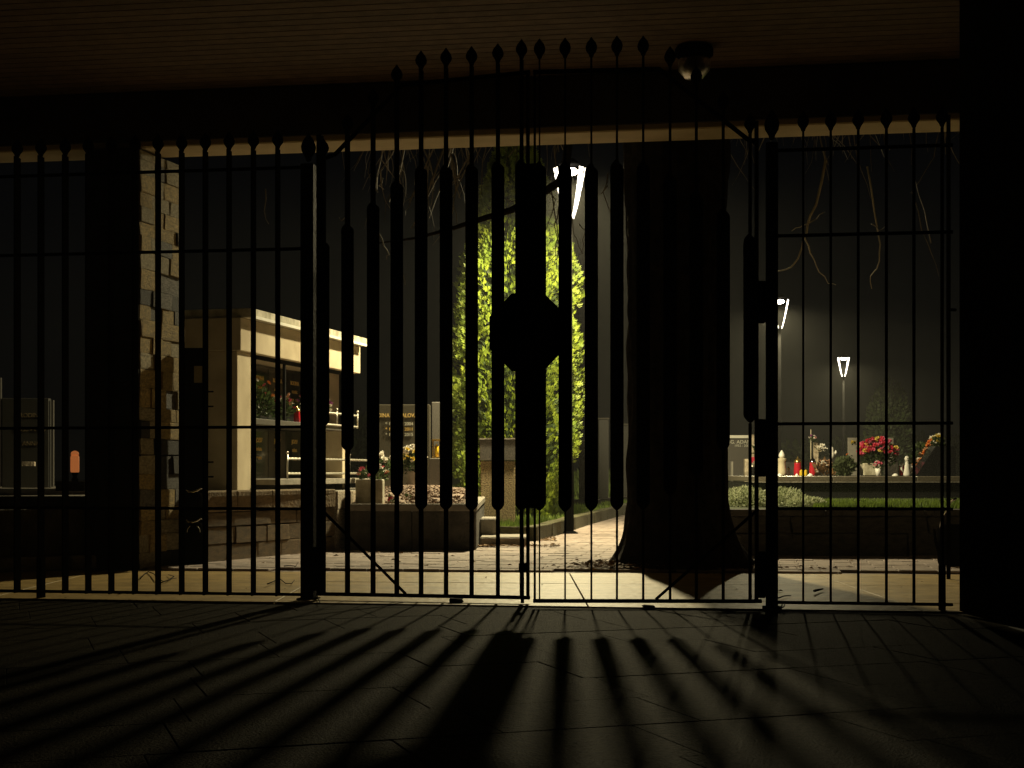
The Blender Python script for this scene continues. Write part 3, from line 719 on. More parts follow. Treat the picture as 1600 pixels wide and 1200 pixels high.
# ================================================================== EVERGREEN (thuja)
th = thing('evergreen_tree', (.06, 21.2, 0), 'tall columnar evergreen glowing yellow green beside the near lamp', 'tree')
tubeo('trunk', [(0, 0, 0), (.02, 0, 2), (0, .02, 4.8)], [.09, .07, .02], M_bark, th, 8)
V, Fc = [], []
def rad(z, a):
    t = z / 6.0
    base = .93 * min(1, .62 + z * .35) * (1 - max(0, (t - .45) / .55) ** 1.7 * .97)
    return max(.03, base * (1 + .22 * noise.noise((math.cos(a) * 1.6, math.sin(a) * 1.6, z * 1.1)) + .12 * noise.noise((math.cos(a) * 4, math.sin(a) * 4, z * 3.2))))
rnd = random.Random(3)
for _ in range(21000):
    z = .1 + 5.75 * rnd.random() ** .92; a = rnd.uniform(0, 2 * PI)
    if math.sin(a) > .45 and rnd.random() < .6: continue
    q = 1 - abs(rnd.gauss(0, .14))
    if noise.noise((math.cos(a) * 3.1 + 9, math.sin(a) * 3.1, z * 2.4)) < -.17 and q > .6: q -= .32
    r_ = rad(z, a) * q
    o = Vector((math.cos(a) * r_, math.sin(a) * r_, z)); out = Vector((math.cos(a), math.sin(a), rnd.uniform(.3, 1.6))).normalized()
    sd = out.cross(Vector((rnd.uniform(-1, 1), rnd.uniform(-1, 1), rnd.uniform(-.3, .3)))).normalized(); L = rnd.uniform(.035, .085)
    for k in range(5):
        f = (k - 2) / 2.0; d = (out + sd * f * 1.1).normalized(); nrm = d.cross(out.cross(sd)).normalized()
        ll = L * (1 - .35 * abs(f)); st = o + out * L * .15 * (2 - abs(k - 2)) * .6; i = len(V); s = nrm * .0075
        V += [st - s * .6, st + d * ll * .6 - s * 1.2, st + d * ll, st + d * ll * .6 + s * 1.2]; Fc.append((i, i + 1, i + 2, i + 3))
pyobj('crown', V, Fc, M_thuja, th)
# dark inner mass of leaves, added to block light through the crown
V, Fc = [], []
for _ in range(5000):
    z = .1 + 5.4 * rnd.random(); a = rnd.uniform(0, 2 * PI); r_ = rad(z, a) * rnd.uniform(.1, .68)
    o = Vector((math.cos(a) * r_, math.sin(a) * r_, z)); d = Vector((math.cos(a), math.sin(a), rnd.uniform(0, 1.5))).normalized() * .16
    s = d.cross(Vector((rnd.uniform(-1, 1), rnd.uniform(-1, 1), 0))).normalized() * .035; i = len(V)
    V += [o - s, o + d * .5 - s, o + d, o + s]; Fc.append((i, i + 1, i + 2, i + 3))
pyobj('inner_leaves', V, Fc, M_leafd, th)

# ================================================================== STREET LAMPS
def lamp(loc, label, first=None, power=LAMP_POWER):
    if first is None:
        t = thing('street_lamp', loc, label, 'street lamp', 'torch shaped lamps along the cemetery path')
        tubeo('pole', [(0, 0, 0), (0, 0, .9), (0, 0, .92), (0, 0, 4.02)], [.055, .055, .04, .034], M_pole, t, 12)
        hd = lathe('head_cup', [(.034, 4.0), (.05, 4.03), (.06, 4.06), (.045, 4.07)], M_pole, t, 14)
        for az in (-90, -64, 47, 86):
            a = math.radians(az + 90 + 180); ca, sa = math.cos(a), math.sin(a)
            bm = bmesh.new(); wv = .020; rows = []
            for k in range(9):
                f = k / 8; r_ = .05 + .15 * f ** .8; z = 4.03 + .64 * f; ww = .017 + .026 * f
                c = Vector((ca * r_, sa * r_, z)); s = Vector((-sa, ca, 0)) * ww; dd = Vector((ca, sa, -.2)) * .004
                rows.append([bm.verts.new(c - s - dd), bm.verts.new(c + s - dd), bm.verts.new(c + s + dd), bm.verts.new(c - s + dd)])
            for k in range(8):
                for q in range(4): bm.faces.new((rows[k][q], rows[k][(q + 1) % 4], rows[k + 1][(q + 1) % 4], rows[k + 1][q]))
            bm.faces.new(rows[0][::-1]); bm.faces.new(rows[-1]); finish('glass_fin', bm, M_fin, t)
        bm = bmesh.new()
        tube(bm, [(.205 * math.cos(2 * PI * k / 24), .205 * math.sin(2 * PI * k / 24), 4.69) for k in range(25)], .012, 6); bm.free()
        lathe('bulb', [(.03, 4.58), (.09, 4.60), (.11, 4.64), (.08, 4.67), (.0, 4.68)], M_glow2, t, 12)
        lathe('cap', [(.13, 4.715), (.14, 4.725), (.11, 4.76), (.05, 4.80), (0, 4.81)], M_pole, t, 24)
        lathe('base_plate', [(.11, 0), (.11, .02), (.07, .04)], M_pole, t, 12)
    else:
        t = copy_tree(first); t.location = loc; t['label'] = label
    ld = bpy.data.lights.new('lamp_light', 'SPOT'); ld.spot_size = math.radians(173); ld.spot_blend = .16; ld.energy = power; ld.color = LAMP_COL; ld.shadow_soft_size = .14
    lo = bpy.data.objects.new('lamp_light', ld); link(lo, t); lo.location = (0, 0, 4.50)
    sd = bpy.data.lights.new('lamp_spot', 'SPOT'); sd.energy = power * DOWN; sd.color = LAMP_COL; sd.shadow_soft_size = .14; sd.spot_size = math.radians(179); sd.spot_blend = 1
    so = bpy.data.objects.new('lamp_spot', sd); link(so, t); so.location = (0, 0, 4.50)
    return t
L1 = lamp((.735, 18.8, 0), 'nearest torch shaped street lamp, tall and blazing right of the evergreen')
lights = []
def copy_lamp(loc, label, power, rz):
    t = L1.copy(); C.objects.link(t); t.location = loc; t['label'] = label; t.rotation_euler = (0, 0, rz)
    for ch in L1.children:
        if ch.type == 'LIGHT':
            d = ch.data.copy(); d.energy = ch.data.energy * power / LAMP_POWER; c = bpy.data.objects.new(ch.name, d); C.objects.link(c); c.location = ch.location
        else: c = ch.copy(); C.objects.link(c)
        c.parent = t
    return t
copy_lamp((X_at(1218, 33), 33, -.02), 'middle street lamp, lit, seen close to the right gate post', LAMP_POWER * .7, .25)
copy_lamp((X_at(1318, 50), 50, 0), 'farthest street lamp, small and lit, above the right graves', LAMP_POWER * .55, -.1)

# ================================================================== BIG TREE
bt = thing('big_tree', (1.41, 12.4, 0), 'massive dark bare tree trunk standing just beyond the gate, twigs hanging down', 'tree')
bm = bmesh.new(); nz, na = 90, 96; rings = []
for j in range(nz):
    z = 4.6 * j / (nz - 1); cx = .02 - .02 * z
    rr = .385 + .045 * max(0, z - 2.4) + .20 * math.exp(-z / .22) + .03 * math.exp(-z / 1.0)
    if z > 0: cx += -.02 * math.sin(z * 1.2)
    ring = []
    for k in range(na):
        a = 2 * PI * k / na
        rdg = .045 * noise.noise((math.cos(a) * 7, math.sin(a) * 7, z * 1.1)) + .030 * noise.noise((math.cos(a) * 15, math.sin(a) * 15, z * 3))
        fl = .10 * math.exp(-z / .25) * noise.noise((math.cos(a) * 1.8 + 4, math.sin(a) * 1.8, 0)) * 2
        r_ = rr + rdg + fl; ring.append(bm.verts.new((cx + r_ * math.cos(a), r_ * math.sin(a), z - .02)))
    rings.append(ring)
for j in range(nz - 1):
    for k in range(na): bm.faces.new((rings[j][k], rings[j][(k + 1) % na], rings[j + 1][(k + 1) % na], rings[j + 1][k]))
finish('trunk', bm, M_bark, bt, True)
rb = random.Random(11)
def limb(p, d, L, r, n=9, droop=0.0, wig=.25):
    pts = [Vector(p)]; d = Vector(d).normalized()
    for i in range(n):
        d = (d + Vector((rb.uniform(-wig, wig), rb.uniform(-wig, wig), rb.uniform(-wig, wig) - droop)) * .6).normalized(); pts.append(pts[-1] + d * L / n)
    return pts, [r * (1 - .75 * i / n) for i in range(n + 1)]
# the dark limb seen in front of the evergreen
T = Vector((1.41, 12.4, 0))
def rel(u, v, Y): return P(u, v, Y) - T
tubeo('limb', [rel(1010, 60, 12.5), rel(930, 150, 12.6), rel(889, 215, 12.7), rel(884, 262, 12.7), rel(872, 286, 12.7), rel(850, 300, 12.8), rel(800, 328, 12.9), rel(740, 346, 13.1), rel(704, 358, 13.2), rel(650, 372, 13.3), rel(590, 380, 13.4)], [.08, .055, .042, .038, .036, .034, .030, .024, .018, .012, .005], M_bark, bt, 8)
starts = []
for dirv, L, r in (((-1, .5, .55), 3.4, .16), ((1, .3, .6), 3.6, .15), ((.2, 1, .8), 3.2, .14), ((-.6, -.1, 1), 2.6, .13), ((.9, 1, .5), 3.6, .12), ((-.9, 1.2, .4), 3.6, .12), ((1.2, -.0, .35), 3.2, .1)):
    pts, rs = limb((0, 0, 4.2), dirv, L, r, 9, .0, .18); tubeo('limb', pts, rs, M_bark, bt, 8)
    starts += [(pts[k], (pts[k] - pts[k - 1]).normalized()) for k in range(3, 10)]
bm = bmesh.new(); bm2 = bmesh.new()
for (p, d) in starts:
    for _ in range(5):
        dd = d + Vector((rb.uniform(-1, 1), rb.uniform(-1, 1), rb.uniform(-.9, .2)))
        pts, rs = limb(p, dd, rb.uniform(.7, 1.5), .018, 7, .22, .4); tube(bm, pts, rs, 4)
        for k in range(2, 7):
            if rb.random() < .8:
                p2, r2 = limb(pts[k], (pts[k] - pts[k - 1]).normalized() + Vector((rb.uniform(-1, 1), rb.uniform(-1, 1), rb.uniform(-1.2, 0))), rb.uniform(.3, .8), .007, 6, .25, .6); tube(bm2, p2, r2, 3)
finish('branches', bm, M_twig, bt)['kind'] = 'stuff'
o = finish('twigs', bm2, M_twig, bt); o['kind'] = 'stuff'
# individual hanging twigs that show against the night
def ptwig(uvs, Y, r=.007, m=None):
    fine = [uvs[0]]
    for a_, b_ in zip(uvs[:-1], uvs[1:]):
        fine += [((a_[0] + b_[0]) / 2 + rb.uniform(-2.5, 2.5), (a_[1] + b_[1]) / 2 + rb.uniform(-2, 2)), b_]
    uvs = fine; m = m or (M_twig_lit if 1205 < uvs[-1][0] < 1310 or 1355 < uvs[-1][0] < 1370 else M_twig)
    pts = [rel(u, v, Y + i * .03) for i, (u, v) in enumerate(uvs)]
    n_ = len(pts); tubeo('hanging_twig', pts, [r * 1.25 * (1 - .6 * i / (n_ - 1)) for i in range(n_)], m or M_twig_lit, bt, 5)
ptwig([(1290, 250), (1275, 320), (1262, 350), (1255, 375), (1249, 398), (1240, 413), (1228, 421), (1213, 424)], 12.9, .010)
ptwig([(1255, 365), (1264, 385), (1272, 405), (1280, 425), (1294, 443), (1306, 445)], 12.9, .006)
ptwig([(1262, 350), (1250, 355), (1237, 361)], 12.9, .005); ptwig([(1262, 350), (1276, 342), (1289, 331)], 12.9, .005)
ptwig([(1355, 260), (1366, 330), (1373, 370), (1374, 395), (1370, 420), (1360, 432), (1362, 451)], 13.2, .007)
ptwig([(1362, 350), (1373, 360), (1385, 352)], 13.2, .005); ptwig([(1425, 300), (1440, 360), (1455, 395), (1467, 432)], 13.2, .005)
ptwig([(1455, 380), (1445, 330), (1430, 280)], 13.4, .005)
ptwig([(870, 285), (880, 305), (872, 330), (866, 350), (873, 380), (869, 420)], 12.8, .006); ptwig([(855, 300), (868, 312), (858, 345), (852, 372)], 12.8, .005)
ptwig([(860, 290), (866, 330), (872, 370), (868, 398), (852, 412)], 12.8, .005); ptwig([(905, 350), (915, 360), (913, 366), (912, 382), (908, 396)], 12.8, .004)
ptwig([(870, 285), (890, 320), (896, 365), (904, 385), (912, 398)], 12.8, .004)
ptwig([(950, 270), (942, 300), (950, 322), (955, 350)], 12.9, .005); ptwig([(950, 290), (940, 302), (934, 303)], 12.9, .004)
ptwig([(792, 310), (800, 315), (808, 314)], 13, .004); ptwig([(780, 240), (770, 280), (776, 300)], 13, .004)
ptwig([(590, 300), (575, 270), (585, 240)], 13.2, .005); ptwig([(598, 278), (592, 290), (600, 296)], 13.2, .005)
ptwig([(590, 362), (600, 385), (608, 398), (604, 405)], 13.2, .006); ptwig([(618, 250), (632, 270), (634, 300), (628, 330)], 13.2, .005)
ptwig([(415, 295), (413, 330), (420, 350)], 13.4, .005); ptwig([(545, 330), (534, 345), (530, 340)], 13.4, .005); ptwig([(705, 240), (712, 280), (708, 320), (714, 350)], 13.2, .005)
ptwig([(620, 400), (630, 430), (633, 445)], 13.2, .005)

# leaf litter and loose twigs
def leaf_geo(V, Fc, x, y, z, s):
    a = random.uniform(0, 6.28); c, d = math.cos(a) * s, math.sin(a) * s; i = len(V); h = s * random.uniform(.1, .7)
    V += [(x - c, y - d, z), (x - d * .5, y + c * .5, z + h), (x + c, y + d, z + h * .3), (x + d * .5, y - c * .5, z + h * .5)]; Fc += [(i, i + 1, i + 2), (i, i + 2, i + 3)]
V, Fc = [], []
for _ in range(700):
    t = random.gauss(0, 1); X = .95 + random.gauss(0, .2) - .05; Y = 12.15 + random.gauss(0, .18)
    if (X - 1.41) ** 2 + (Y - 12.4) ** 2 < .2: continue
    leaf_geo(V, Fc, X, Y, .02 + .03 * random.random(), random.uniform(.012, .04))
for _ in range(350):
    leaf_geo(V, Fc, 1.41 + random.gauss(0, .5), 12.05 + random.gauss(0, .15), .015, random.uniform(.012, .035))
for _ in range(150): leaf_geo(V, Fc, random.uniform(-.4, .5), 15.4 + random.gauss(.12, .1), .02, random.uniform(.015, .04))
for _ in range(90): leaf_geo(V, Fc, random.uniform(.3, .5) + (0), random.uniform(16.5, 17.6), .02, random.uniform(.015, .035))
for _ in range(130): leaf_geo(V, Fc, random.uniform(-2.5, 4.5), random.uniform(12, 16), .02, random.uniform(.012, .035))
for _ in range(26): leaf_geo(V, Fc, random.uniform(-3, 3.5), random.uniform(9.2, 11.8), .008, random.uniform(.008, .02))
for _ in range(60): leaf_geo(V, Fc, 1.9 + random.gauss(0, .3) , 11.5 + random.gauss(0, .15), .01, random.uniform(.01, .03))
o = pyobj('leaf_litter', V, Fc, M_dleaf, None, 'stuff'); tag(o, 'dry brown leaves heaped at the trunk and strewn over the paving', 'leaves')
def twig(label, uvs, z=.012, r=.005):
    pts = []
    for u, v in uvs:
        Y = (CZ - z) * F / (v - HOR); pts.append(Vector((X_at(u, Y), Y, z + random.uniform(0, .02))))
    t = tubeo('fallen_twig', pts, [r * (1 - .5 * i / (len(pts) - 1)) for i in range(len(pts))], M_bark, None, 5); tag(t, label, 'twig')
twig('curly fallen twig near the foot of the stone pillar', [(219, 905), (226, 897), (232, 894), (240, 899), (247, 908), (256, 911), (268, 908), (276, 905)])
twig('forked fallen twig just right of the pillar foot twig', [(251, 913), (262, 909), (272, 904), (263, 899)])
twig('twig with upturned ends lying between the last two bars before the left gate post', [(418, 916), (428, 911), (436, 905), (446, 912), (456, 914), (460, 908)])
twig('thin twig lying on the pavers behind the left gate post', [(444, 888), (452, 886), (462, 888), (465, 884)])
twig('short twig beside the base of the left gate post', [(488, 930), (496, 934), (500, 943), (490, 946)])
twig('straight dark twig behind the right gate post', [(1214, 936), (1225, 933), (1236, 931)])
twig('small curled twig in front of the right railing', [(1222, 945), (1221, 950), (1225, 952), (1227, 946)])
twig('dark twig on the concrete in the right tree shadow', [(1272, 927), (1280, 924), (1286, 922)], r=.009)
twig('thin twig lying on the dark flagstones under the right leaf', [(1120, 957), (1135, 955), (1150, 960)])
for (u, v, s, lab) in ((713, 938, .042, 'dark lump of debris under the left gate leaf'), (1013, 945, .035, 'flat dark piece of debris under the right gate leaf')):
    Y = (CZ - .02) * F / (v - HOR); bm = bmesh.new(); bbox(bm, -s, -.03, 0, s, .03, .028 if u < 800 else .014, .006)
    for q in bm.verts: q.co += Vector((random.uniform(-1, 1), random.uniform(-1, 1), random.uniform(-.3, .5))) * .008
    o = finish('debris', bm, M_bark); o.location = (X_at(u, Y), Y, .004); tag(o, lab, 'debris')

# ================================================================== RIGHT SIDE: WALL, GRASS, GRAVE
rw = thing('garden_wall', (2.02, 13.8, 0), 'low dark stone wall behind the right railing, grass growing along its top', 'wall')
box('core', 0, .05, 0, 4.6, .4, .44, M_rough, rw)
clad('block', rw, (0, .03, 0), 0, 4.6, 0, .38, .19, .4, .7, [M_rough], depth=.06, gap=.006, proud=.006)
slabs(rw, -.01, 4.62, -.03, .385, .445, 5, M_rough, .3, 'coping_stone')
prism('raised_lawn', [(2.0, 14.1), (7, 14.1), (9, 17.75), (9, 34), (3, 34), (2.2, 20)], -.01, .43, M_grassg)['kind'] = 'structure'
pts = [(X_at(random.uniform(1235, 1500), 15) , random.uniform(14.15, 17.5), .43) for _ in range(9000)]
pts = [(random.uniform(2.6, 6.0), 14.12 + 3.2 * random.random() ** 1.5, .43) for _ in range(34000)]
pts = [p for p in pts if noise.noise((p[0] * 1.6, p[1] * 1.2, 3)) > -.25 + .5 * max(0, 3.6 - p[0])]
blades('lawn_grass', pts, .062, M_grass, .006, label='short bright grass growing behind the right garden wall', cat='grass')
for k, (u, v0, Y, rx, rz_) in enumerate(((1166, 765, 15.6, .24, .13), (1222, 768, 15.9, .25, .12), (1258, 778, 15.4, .2, .06))):
    t = thing('sedum_cushion', (X_at(u, Y), Y, .43), ['pale green ground cover cushion just right of the trunk', 'pale green ground cover cushion just right of the right gate post', 'low thin ground cover tapering into the grass'][k], 'plant')
    foliage(t, 'leaves', (0, 0, rz_ * .6), rx, .3, rz_, 2400, M_sedum, .032, kind='stuff')
# long black grave kerb
gr = thing('grave_kerb', (X_at(1172, 20.3), 20.3, 0), 'long black granite grave with a polished ledge carrying candles and flowers', 'grave')
gw = X_at(1560, 20.3) - X_at(1172, 20.3)
box('front', 0, 0, .3, gw, .12, .650, M_gran, gr, .004)
box('edge_strip', -.025, -.05, .652, gw + .03, -.0, .664, M_concrete, gr)
slabs(gr, -.02, gw + .02, -.03, .666, .735, 3, mat('kerb_granite', (.14, .12, .09), .3, (.07, .06, .045), scale=60), 3.2, 'ledge')
box('side', 0, .13, .3, .12, 3.1, .655, M_gran, gr)
lz = .7355
before_grave = set(C.objects)
# left small grave behind: framed plaque
Yq = 22.0
fq = thing('framed_headstone', (X_at(1160, Yq), Yq, .43), 'dark headstone with pale top edge and two lines of pale text beside the trunk', 'gravestone')
hw = 19 / F * Yq
box('slab', -hw - .1, .0, 0, hw, .1, Z_at(686, Yq) - .43, M_grang, fq, .004)
box('top_edge', -hw - .1, -.03, Z_at(685.8, Yq) - .43, hw - .02, .12, Z_at(681, Yq) - .43, M_white, fq, .004)
text('inscription', 'ING. ADAMEC', .075, (-.02, -.006, Z_at(694, Yq) - .43), (PI / 2, 0, 0), M_silver, fq, ext=.004)
text('inscription', '1932 - 2008', .05, (.0, -.006, Z_at(699, Yq) - .43), (PI / 2, 0, 0), M_silver, fq)
box('base', -hw - .2, -.4, -.35, hw + .3, .0, Z_at(747, Yq) - .43, M_rough, fq, .01)
cr = thing('stone_cross', (X_at(1175, 21.5), 21.5, .6), 'slim pale stone post with a red ribbon beside the framed headstone', 'post')
box('shaft', -.028, -.03, 0, .028, .03, Z_at(680, 21.5) - .6, M_pale, cr, .004); box('ribbon', -.033, -.036, Z_at(724, 21.5) - .6, .033, .036, Z_at(715, 21.5) - .6, M_redf, cr)
for (u0, u1, v0, v1, Y, m, lab) in ((1164, 1171, 718, 745, 21.3, M_pale, 'small pale block left of the red ribboned post'), (1179, 1193, 721, 746, 21, M_pale, 'pale stone vase block just left of the right gate post'),
                                    (1143, 1146, 722, 748, 21, M_pot, 'thin upright stone marker at the foot of the dark headstone')):
    o = box('stone_block', X_at(u0, Y), Y, .6, X_at(u1, Y), Y + .12, Z_at(v0, Y), m, None, .006); tag(o, lab, 'stone block')
bouquet('yellow sprig standing behind the right gate post', (X_at(1183, 21.4), 21.4, Z_at(725, 21.4)), [M_yellf, M_whitef], 7, .05, .05, .13, .025, zc=.25, nleaf=60, ls=.05)
t = candle((X_at(1176, 20.8), 20.8, .72), M_gran, .2, .04, 'small black lantern in front of the red ribboned post', M_steel)
# cream urn
Yo = 19.9
u_ = thing('urn', (X_at(1221.5, Yo), Yo, lz), 'tall cream ceramic urn with a white flame shaped lid, right of the gate post', 'urn')
lathe('body', [(.05, .0), (.064, .015), (.064, .05), (.058, .1), (.05, .15), (.052, .19), (.066, .228), (.062, .235), (.03, .24)], M_cream, u_, 18)
lathe('flame_lid', [(.03, .241), (.04, .26), (.042, .28), (.03, .31), (.014, .335), (0, .35)], M_wplast, u_, 14)
for (u, r_, lab) in ((1218, .042, 'white dish below the cream urn'), (1245, .022, 'tiny white dish before the red candle'), (1266, .04, 'white dish before the silver capped lantern')):
    d = lathe('dish', [(r_, 0), (r_ * .9, .012), (r_ * .4, .03), (0, .034)], M_wplast, None, 14, (X_at(u, 18.9), 18.9, lz)); tag(d, lab, 'dish')
candle((X_at(1246.5, Yo), Yo, lz), M_red, .26, .055, 'red glass candle with a pointed gold top, second from the cream urn')
candle((X_at(1232, Yo + .2), Yo + .2, lz), M_white, .13, .02, 'thin white candle close beside the cream urn')
candle((X_at(1252, 19.5), 19.5, lz), M_yell, .085, .026, 'left one of two small yellow candles on the ledge', M_yell, group='small yellow candles'); candle((X_at(1259, 19.5), 19.5, lz), M_yell, .085, .026, 'right one of two small yellow candles on the ledge', M_yell, group='small yellow candles')
candle((X_at(1270, Yo), Yo, lz), M_red, .26, .05, 'dark red lantern with a bulky silver cap', M_chrome)
o = box('stone_post', X_at(1272, 20.4), 20.4, lz, X_at(1279, 20.4), 20.46, Z_at(692, 20.4), M_pale, None, .003); tag(o, 'slim pale stone post behind the silver capped lantern', 'post')
bouquet('purple and red posy high on the slim pale post', (X_at(1269, 20.3), 20.3, Z_at(694, 20.3)), [M_purplef, M_redf, M_whitef], 12, .05, .04, .06, .026, nleaf=30, ls=.04)
t = thing('taper_candle', (X_at(1267, 20.5), 20.5, lz), 'tall thin cream taper rising above the purple posy', 'candle'); tubeo('wax', [(0, 0, 0), (0, 0, Z_at(672, 20.5) - lz)], .007, M_cream, t)
bouquet('white orchid spray beside the slim post', (X_at(1283, 20.2), 20.2, Z_at(715, 20.2)), [M_whitef, M_cream], 9, .05, .04, .08, .045, nleaf=10, zc=.09)
bouquet('dried peach flower arrangement with upright spikes', (X_at(1290, 19.8), 19.8, lz), [M_peach, M_peach, M_whitef], 44, .14, .1, .15, .03, nleaf=120, green=M_dleaf, zc=.06, ls=.1)
t = thing('figurine', (X_at(1300, 20), 20, Z_at(718, 20)), 'small white bird figurine atop the dried peach arrangement', 'figurine')
lathe('body', [(.012, 0), (.03, .03), (.036, .07), (.02, .11), (.024, .13), (.016, .155), (0, .165)], M_wplast, t, 12); tubeo('wing', [(.03, 0, .05), (.055, 0, .09), (.05, 0, .12)], [.008, .02, .004], M_wplast, t)
bouquet('bushy dark green plant left of the rose pot', (X_at(1320, 19.6), 19.6, lz), [M_orangef, M_leafd], 3, .15, .13, .15, .025, 'potted_plant', 'plant', nleaf=1100, green=leafmat('grey_green_leaf', (.13, .16, .08), (.06, .08, .03)), ls=.05)
for (u0, u1, v0, v1, lab) in ((1324, 1341, 685, 722, 'small grey upright plaque with a yellow flower behind the green bush'), (1383, 1395, 685, 715, 'small grey upright plaque half hidden behind the roses')):
    o = box('plaque', X_at(u0, 21), 20.95, lz, X_at(u1, 21), 21, Z_at(v0, 21), M_pot, None, .004); tag(o, lab, 'plaque')
bouquet('small yellow flower pinned before the left grey plaque', (X_at(1333, 20.8), 20.8, Z_at(697, 20.8)), [M_yellf], 6, .03, .02, .03, .028, 'flower', 'flower', nleaf=5)
t = bouquet('large bouquet of red and pink roses in a pale pot', (X_at(1371, 19.7), 19.7, lz), [M_redf, M_redf, M_pinkf, M_redf, M_pinkf, M_redf, M_yellf], 105, .26, .17, .19, .047, zc=.30, nleaf=420, bname='rose')
bm = bmesh.new(); r0 = .13
for k in range(1): bbox(bm, -.21, -.1, 0, .03, .1, .17, .012)
finish('pot', bm, M_cap, t)
t = bouquet('little pale posy in a tapered white cup beneath the roses', (X_at(1372, 19.2), 19.2, lz), [M_whitef, M_pinkf], 14, .05, .05, .05, .028, zc=.14, nleaf=30, ls=.04)
lathe('cup', [(.025, 0), (.045, .1), (.04, .1), (0, .09)], M_wplast, t, 12)
candle((X_at(1409.5, Yo), Yo, lz), M_red, .17, .045, 'dark red candle left of the white angel', M_red)
t = thing('angel_figurine', (X_at(1417, 19.7), 19.7, lz), 'white angel figurine beside the dark red candle, right of the roses', 'figurine')
lathe('robe', [(.045, 0), (.05, .02), (.035, .1), (.03, .17), (.022, .19)], M_wplast, t, 14, squash=.8); lathe('head', [(.012, .19), (.03, .21), (.034, .235), (.02, .262), (0, .268)], M_wplast, t, 12)
for s in (-1, 1): tubeo('wing', [(s * .03, .02, .17), (s * .06, .03, .15), (s * .065, .03, .09), (s * .045, .03, .05)], [.006, .018, .014, .004], M_wplast, t)
candle((X_at(1424, 19.9), 19.9, lz), M_cream, .14, .022, 'thin cream candle just right of the white angel')
d = lathe('dish', [(.045, 0), (.04, .012), (.02, .03), (0, .034)], M_wplast, None, 14, (X_at(1399, 18.9), 18.9, lz)); tag(d, 'white dish before the dark red candle near the angel', 'dish')
o = box('stone_block', X_at(1386, 20.5), 20.5, lz, X_at(1404, 20.5), 20.7, Z_at(722, 20.5), M_rough, None, .01); tag(o, 'dull brown stone block behind the right side of the roses', 'stone block')
# slanted stone
Ys = 18.4
t = thing('slanted_stone', (X_at(1431, Ys), Ys, lz), 'black slanting memorial stone at the right end of the grave', 'gravestone')
pz = [(0, 0), (.50, 0), (.50, Z_at(698, Ys) - lz), (X_at(1462, Ys) - X_at(1431, Ys), Z_at(698, Ys) - lz)]
bm = bmesh.new(); a = [bm.verts.new((x, 0, z)) for x, z in pz]; b = [bm.verts.new((x, .3, z)) for x, z in pz]; bm.faces.new(a); bm.faces.new(b[::-1])
for k in range(4): bm.faces.new((a[k], b[k], b[(k + 1) % 4], a[(k + 1) % 4]))
bmesh.ops.recalc_face_normals(bm, faces=bm.faces); finish('slab', bm, M_gran, t)
t = thing('wreath', (X_at(1440, 18.9), 18.9, lz), 'orange and peach flower wreath along the edge of the slanted black stone', 'wreath')
for k in range(44):
    f = k / 43; u = 1428 + 34 * f; v = 738 - 52 * f
    p = P(u + random.uniform(-5, 3), v + random.uniform(-5, 4), 18.9 + random.uniform(-.08, .08)) - t.location
    bloom(t, 'bloom', random.choice([M_orangef, M_peach, M_whitef, M_orangef]), p, .05)
foliage(t, 'leaves', P(1441, 716, 18.95) - t.location, .16, .06, .19, 260, M_leafd, .06)
bouquet('yellow and white flowers on top of the slanted black stone', P(1466, 703, 18.7), [M_yellf, M_whitef, M_yellf], 26, .07, .07, .10, .034, zc=.09, nleaf=200)
KB = 1.15
for o in [q for q in C.objects if q not in before_grave and q.parent is None]:
    org = Vector(o.location)
    if o.type == 'MESH' and org.length < .01:      # boxes built in world coordinates: move the mesh itself
        for v in o.data.vertices: v.co = Vector((v.co.x * KB, v.co.y * KB, lz + (v.co.z - lz) * KB))
    else:
        o.location = (org.x * KB, org.y * KB, lz + (org.z - lz) * KB); o.scale = (KB, KB, KB)
o = thing('watering_can', (X_at(1486, 12.3), 12.3, Z_at(900, 12.3)), 'dark watering can with shiny rim at the right edge behind the railing', 'watering can')
o.location.z = 0.02
lathe('body', [(.1, 0), (.11, .03), (.11, .3), (.08, .34)], M_iron, o, 16)
tubeo('handle', [(-.10, -.02, Z_at(828, 12.3)), (-.085, -.02, Z_at(812, 12.3)), (-.045, -.02, Z_at(800, 12.3)), (-.01, -.02, Z_at(786, 12.3)), (.04, -.02, Z_at(783, 12.3))], [.004, .008, .012, .014, .01], M_chrome, o, 8)
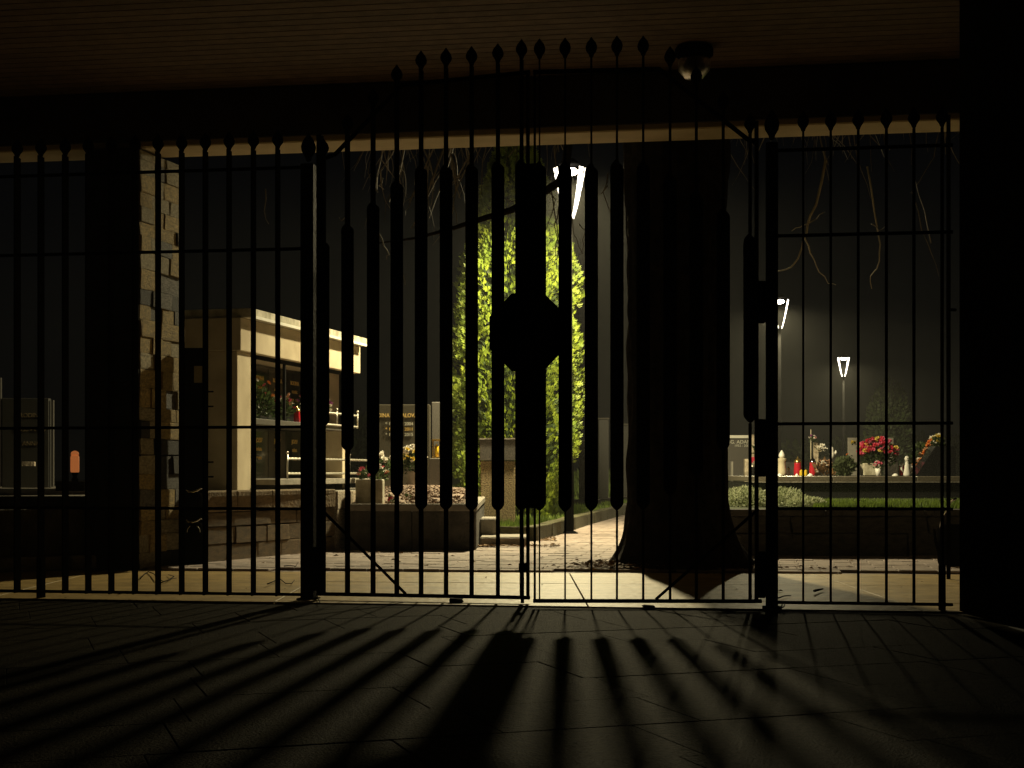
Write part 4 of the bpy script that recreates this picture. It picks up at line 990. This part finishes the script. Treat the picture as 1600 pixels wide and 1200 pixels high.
tubeo('spout', [(-.09, 0, .08), (-.13, 0, .2), (-.14, 0, .3)], [.02, .012, .01], M_iron, o, 8)

# ================================================================== DARK BACKDROP: hedges and bare trees
for (x0, x1, Y, h, lab) in ((-12, -1.2, 46, 2.6, 'dark hedge far behind the left graves'), (9, 26, 62, 2.2, 'dark hedge far behind the right lamps')):
    o = foliage(None, 'hedge', ((x0 + x1) / 2, Y, h / 2), (x1 - x0) / 2, .8, h / 2, 3500, M_leafd, .35, None); tag(o, lab, 'hedge')
for k, (u, Y, h, lab) in enumerate(((1388, 56, 4.3, 'dim slender evergreen behind the farthest lamp'),)):
    t = thing('evergreen_tree', (X_at(u, Y), Y, 0), lab, 'tree'); tubeo('trunk', [(0, 0, 0), (0, 0, h * .8)], [.1, .03], M_bark, t, 6)
    foliage(t, 'crown', (0, 0, h * .5), .85, .85, h * .5, 2500, M_leafd, .2)
# a few far gravestones
for k, (u, v, Y, w_) in enumerate(((1205, 716, 38, .5), (1238, 722, 40, .4), (1300, 715, 42, .6), (1350, 722, 41, .4))):
    t = thing('gravestone', (X_at(u, Y), Y, .3), ['dim distant gravestone right of the right gate post', 'dim distant gravestone above the red candle', 'dim distant gravestone above the dried flowers', 'dim distant gravestone above the roses'][k], 'gravestone')
    box('slab', -w_ / 2, 0, 0, w_ / 2, .15, Z_at(v, Y) - .3, M_rough, t, .03); box('plinth', -w_ / 2 - .1, -.1, -.3, w_ / 2 + .1, .3, .0, M_rough, t, .02)

# ================================================================== NIGHT HAZE
bm = bmesh.new(); bbox(bm, -80, -15, -1.2, 80, 130, 9.5); hz = finish('haze', bm, M_pole); hz['kind'] = 'stuff'
hm = bpy.data.materials.new('night_haze'); hm.use_nodes = True; nt = hm.node_tree; nt.nodes.remove(nt.nodes['Principled BSDF'])
pv = nt.nodes.new('ShaderNodeVolumePrincipled'); pv.inputs['Density'].default_value = HAZE; pv.inputs['Color'].default_value = (.93, .93, .88, 1)
nt.links.new(pv.outputs[0], nt.nodes['Material Output'].inputs['Volume']); hz.data.materials.clear(); hz.data.materials.append(hm)
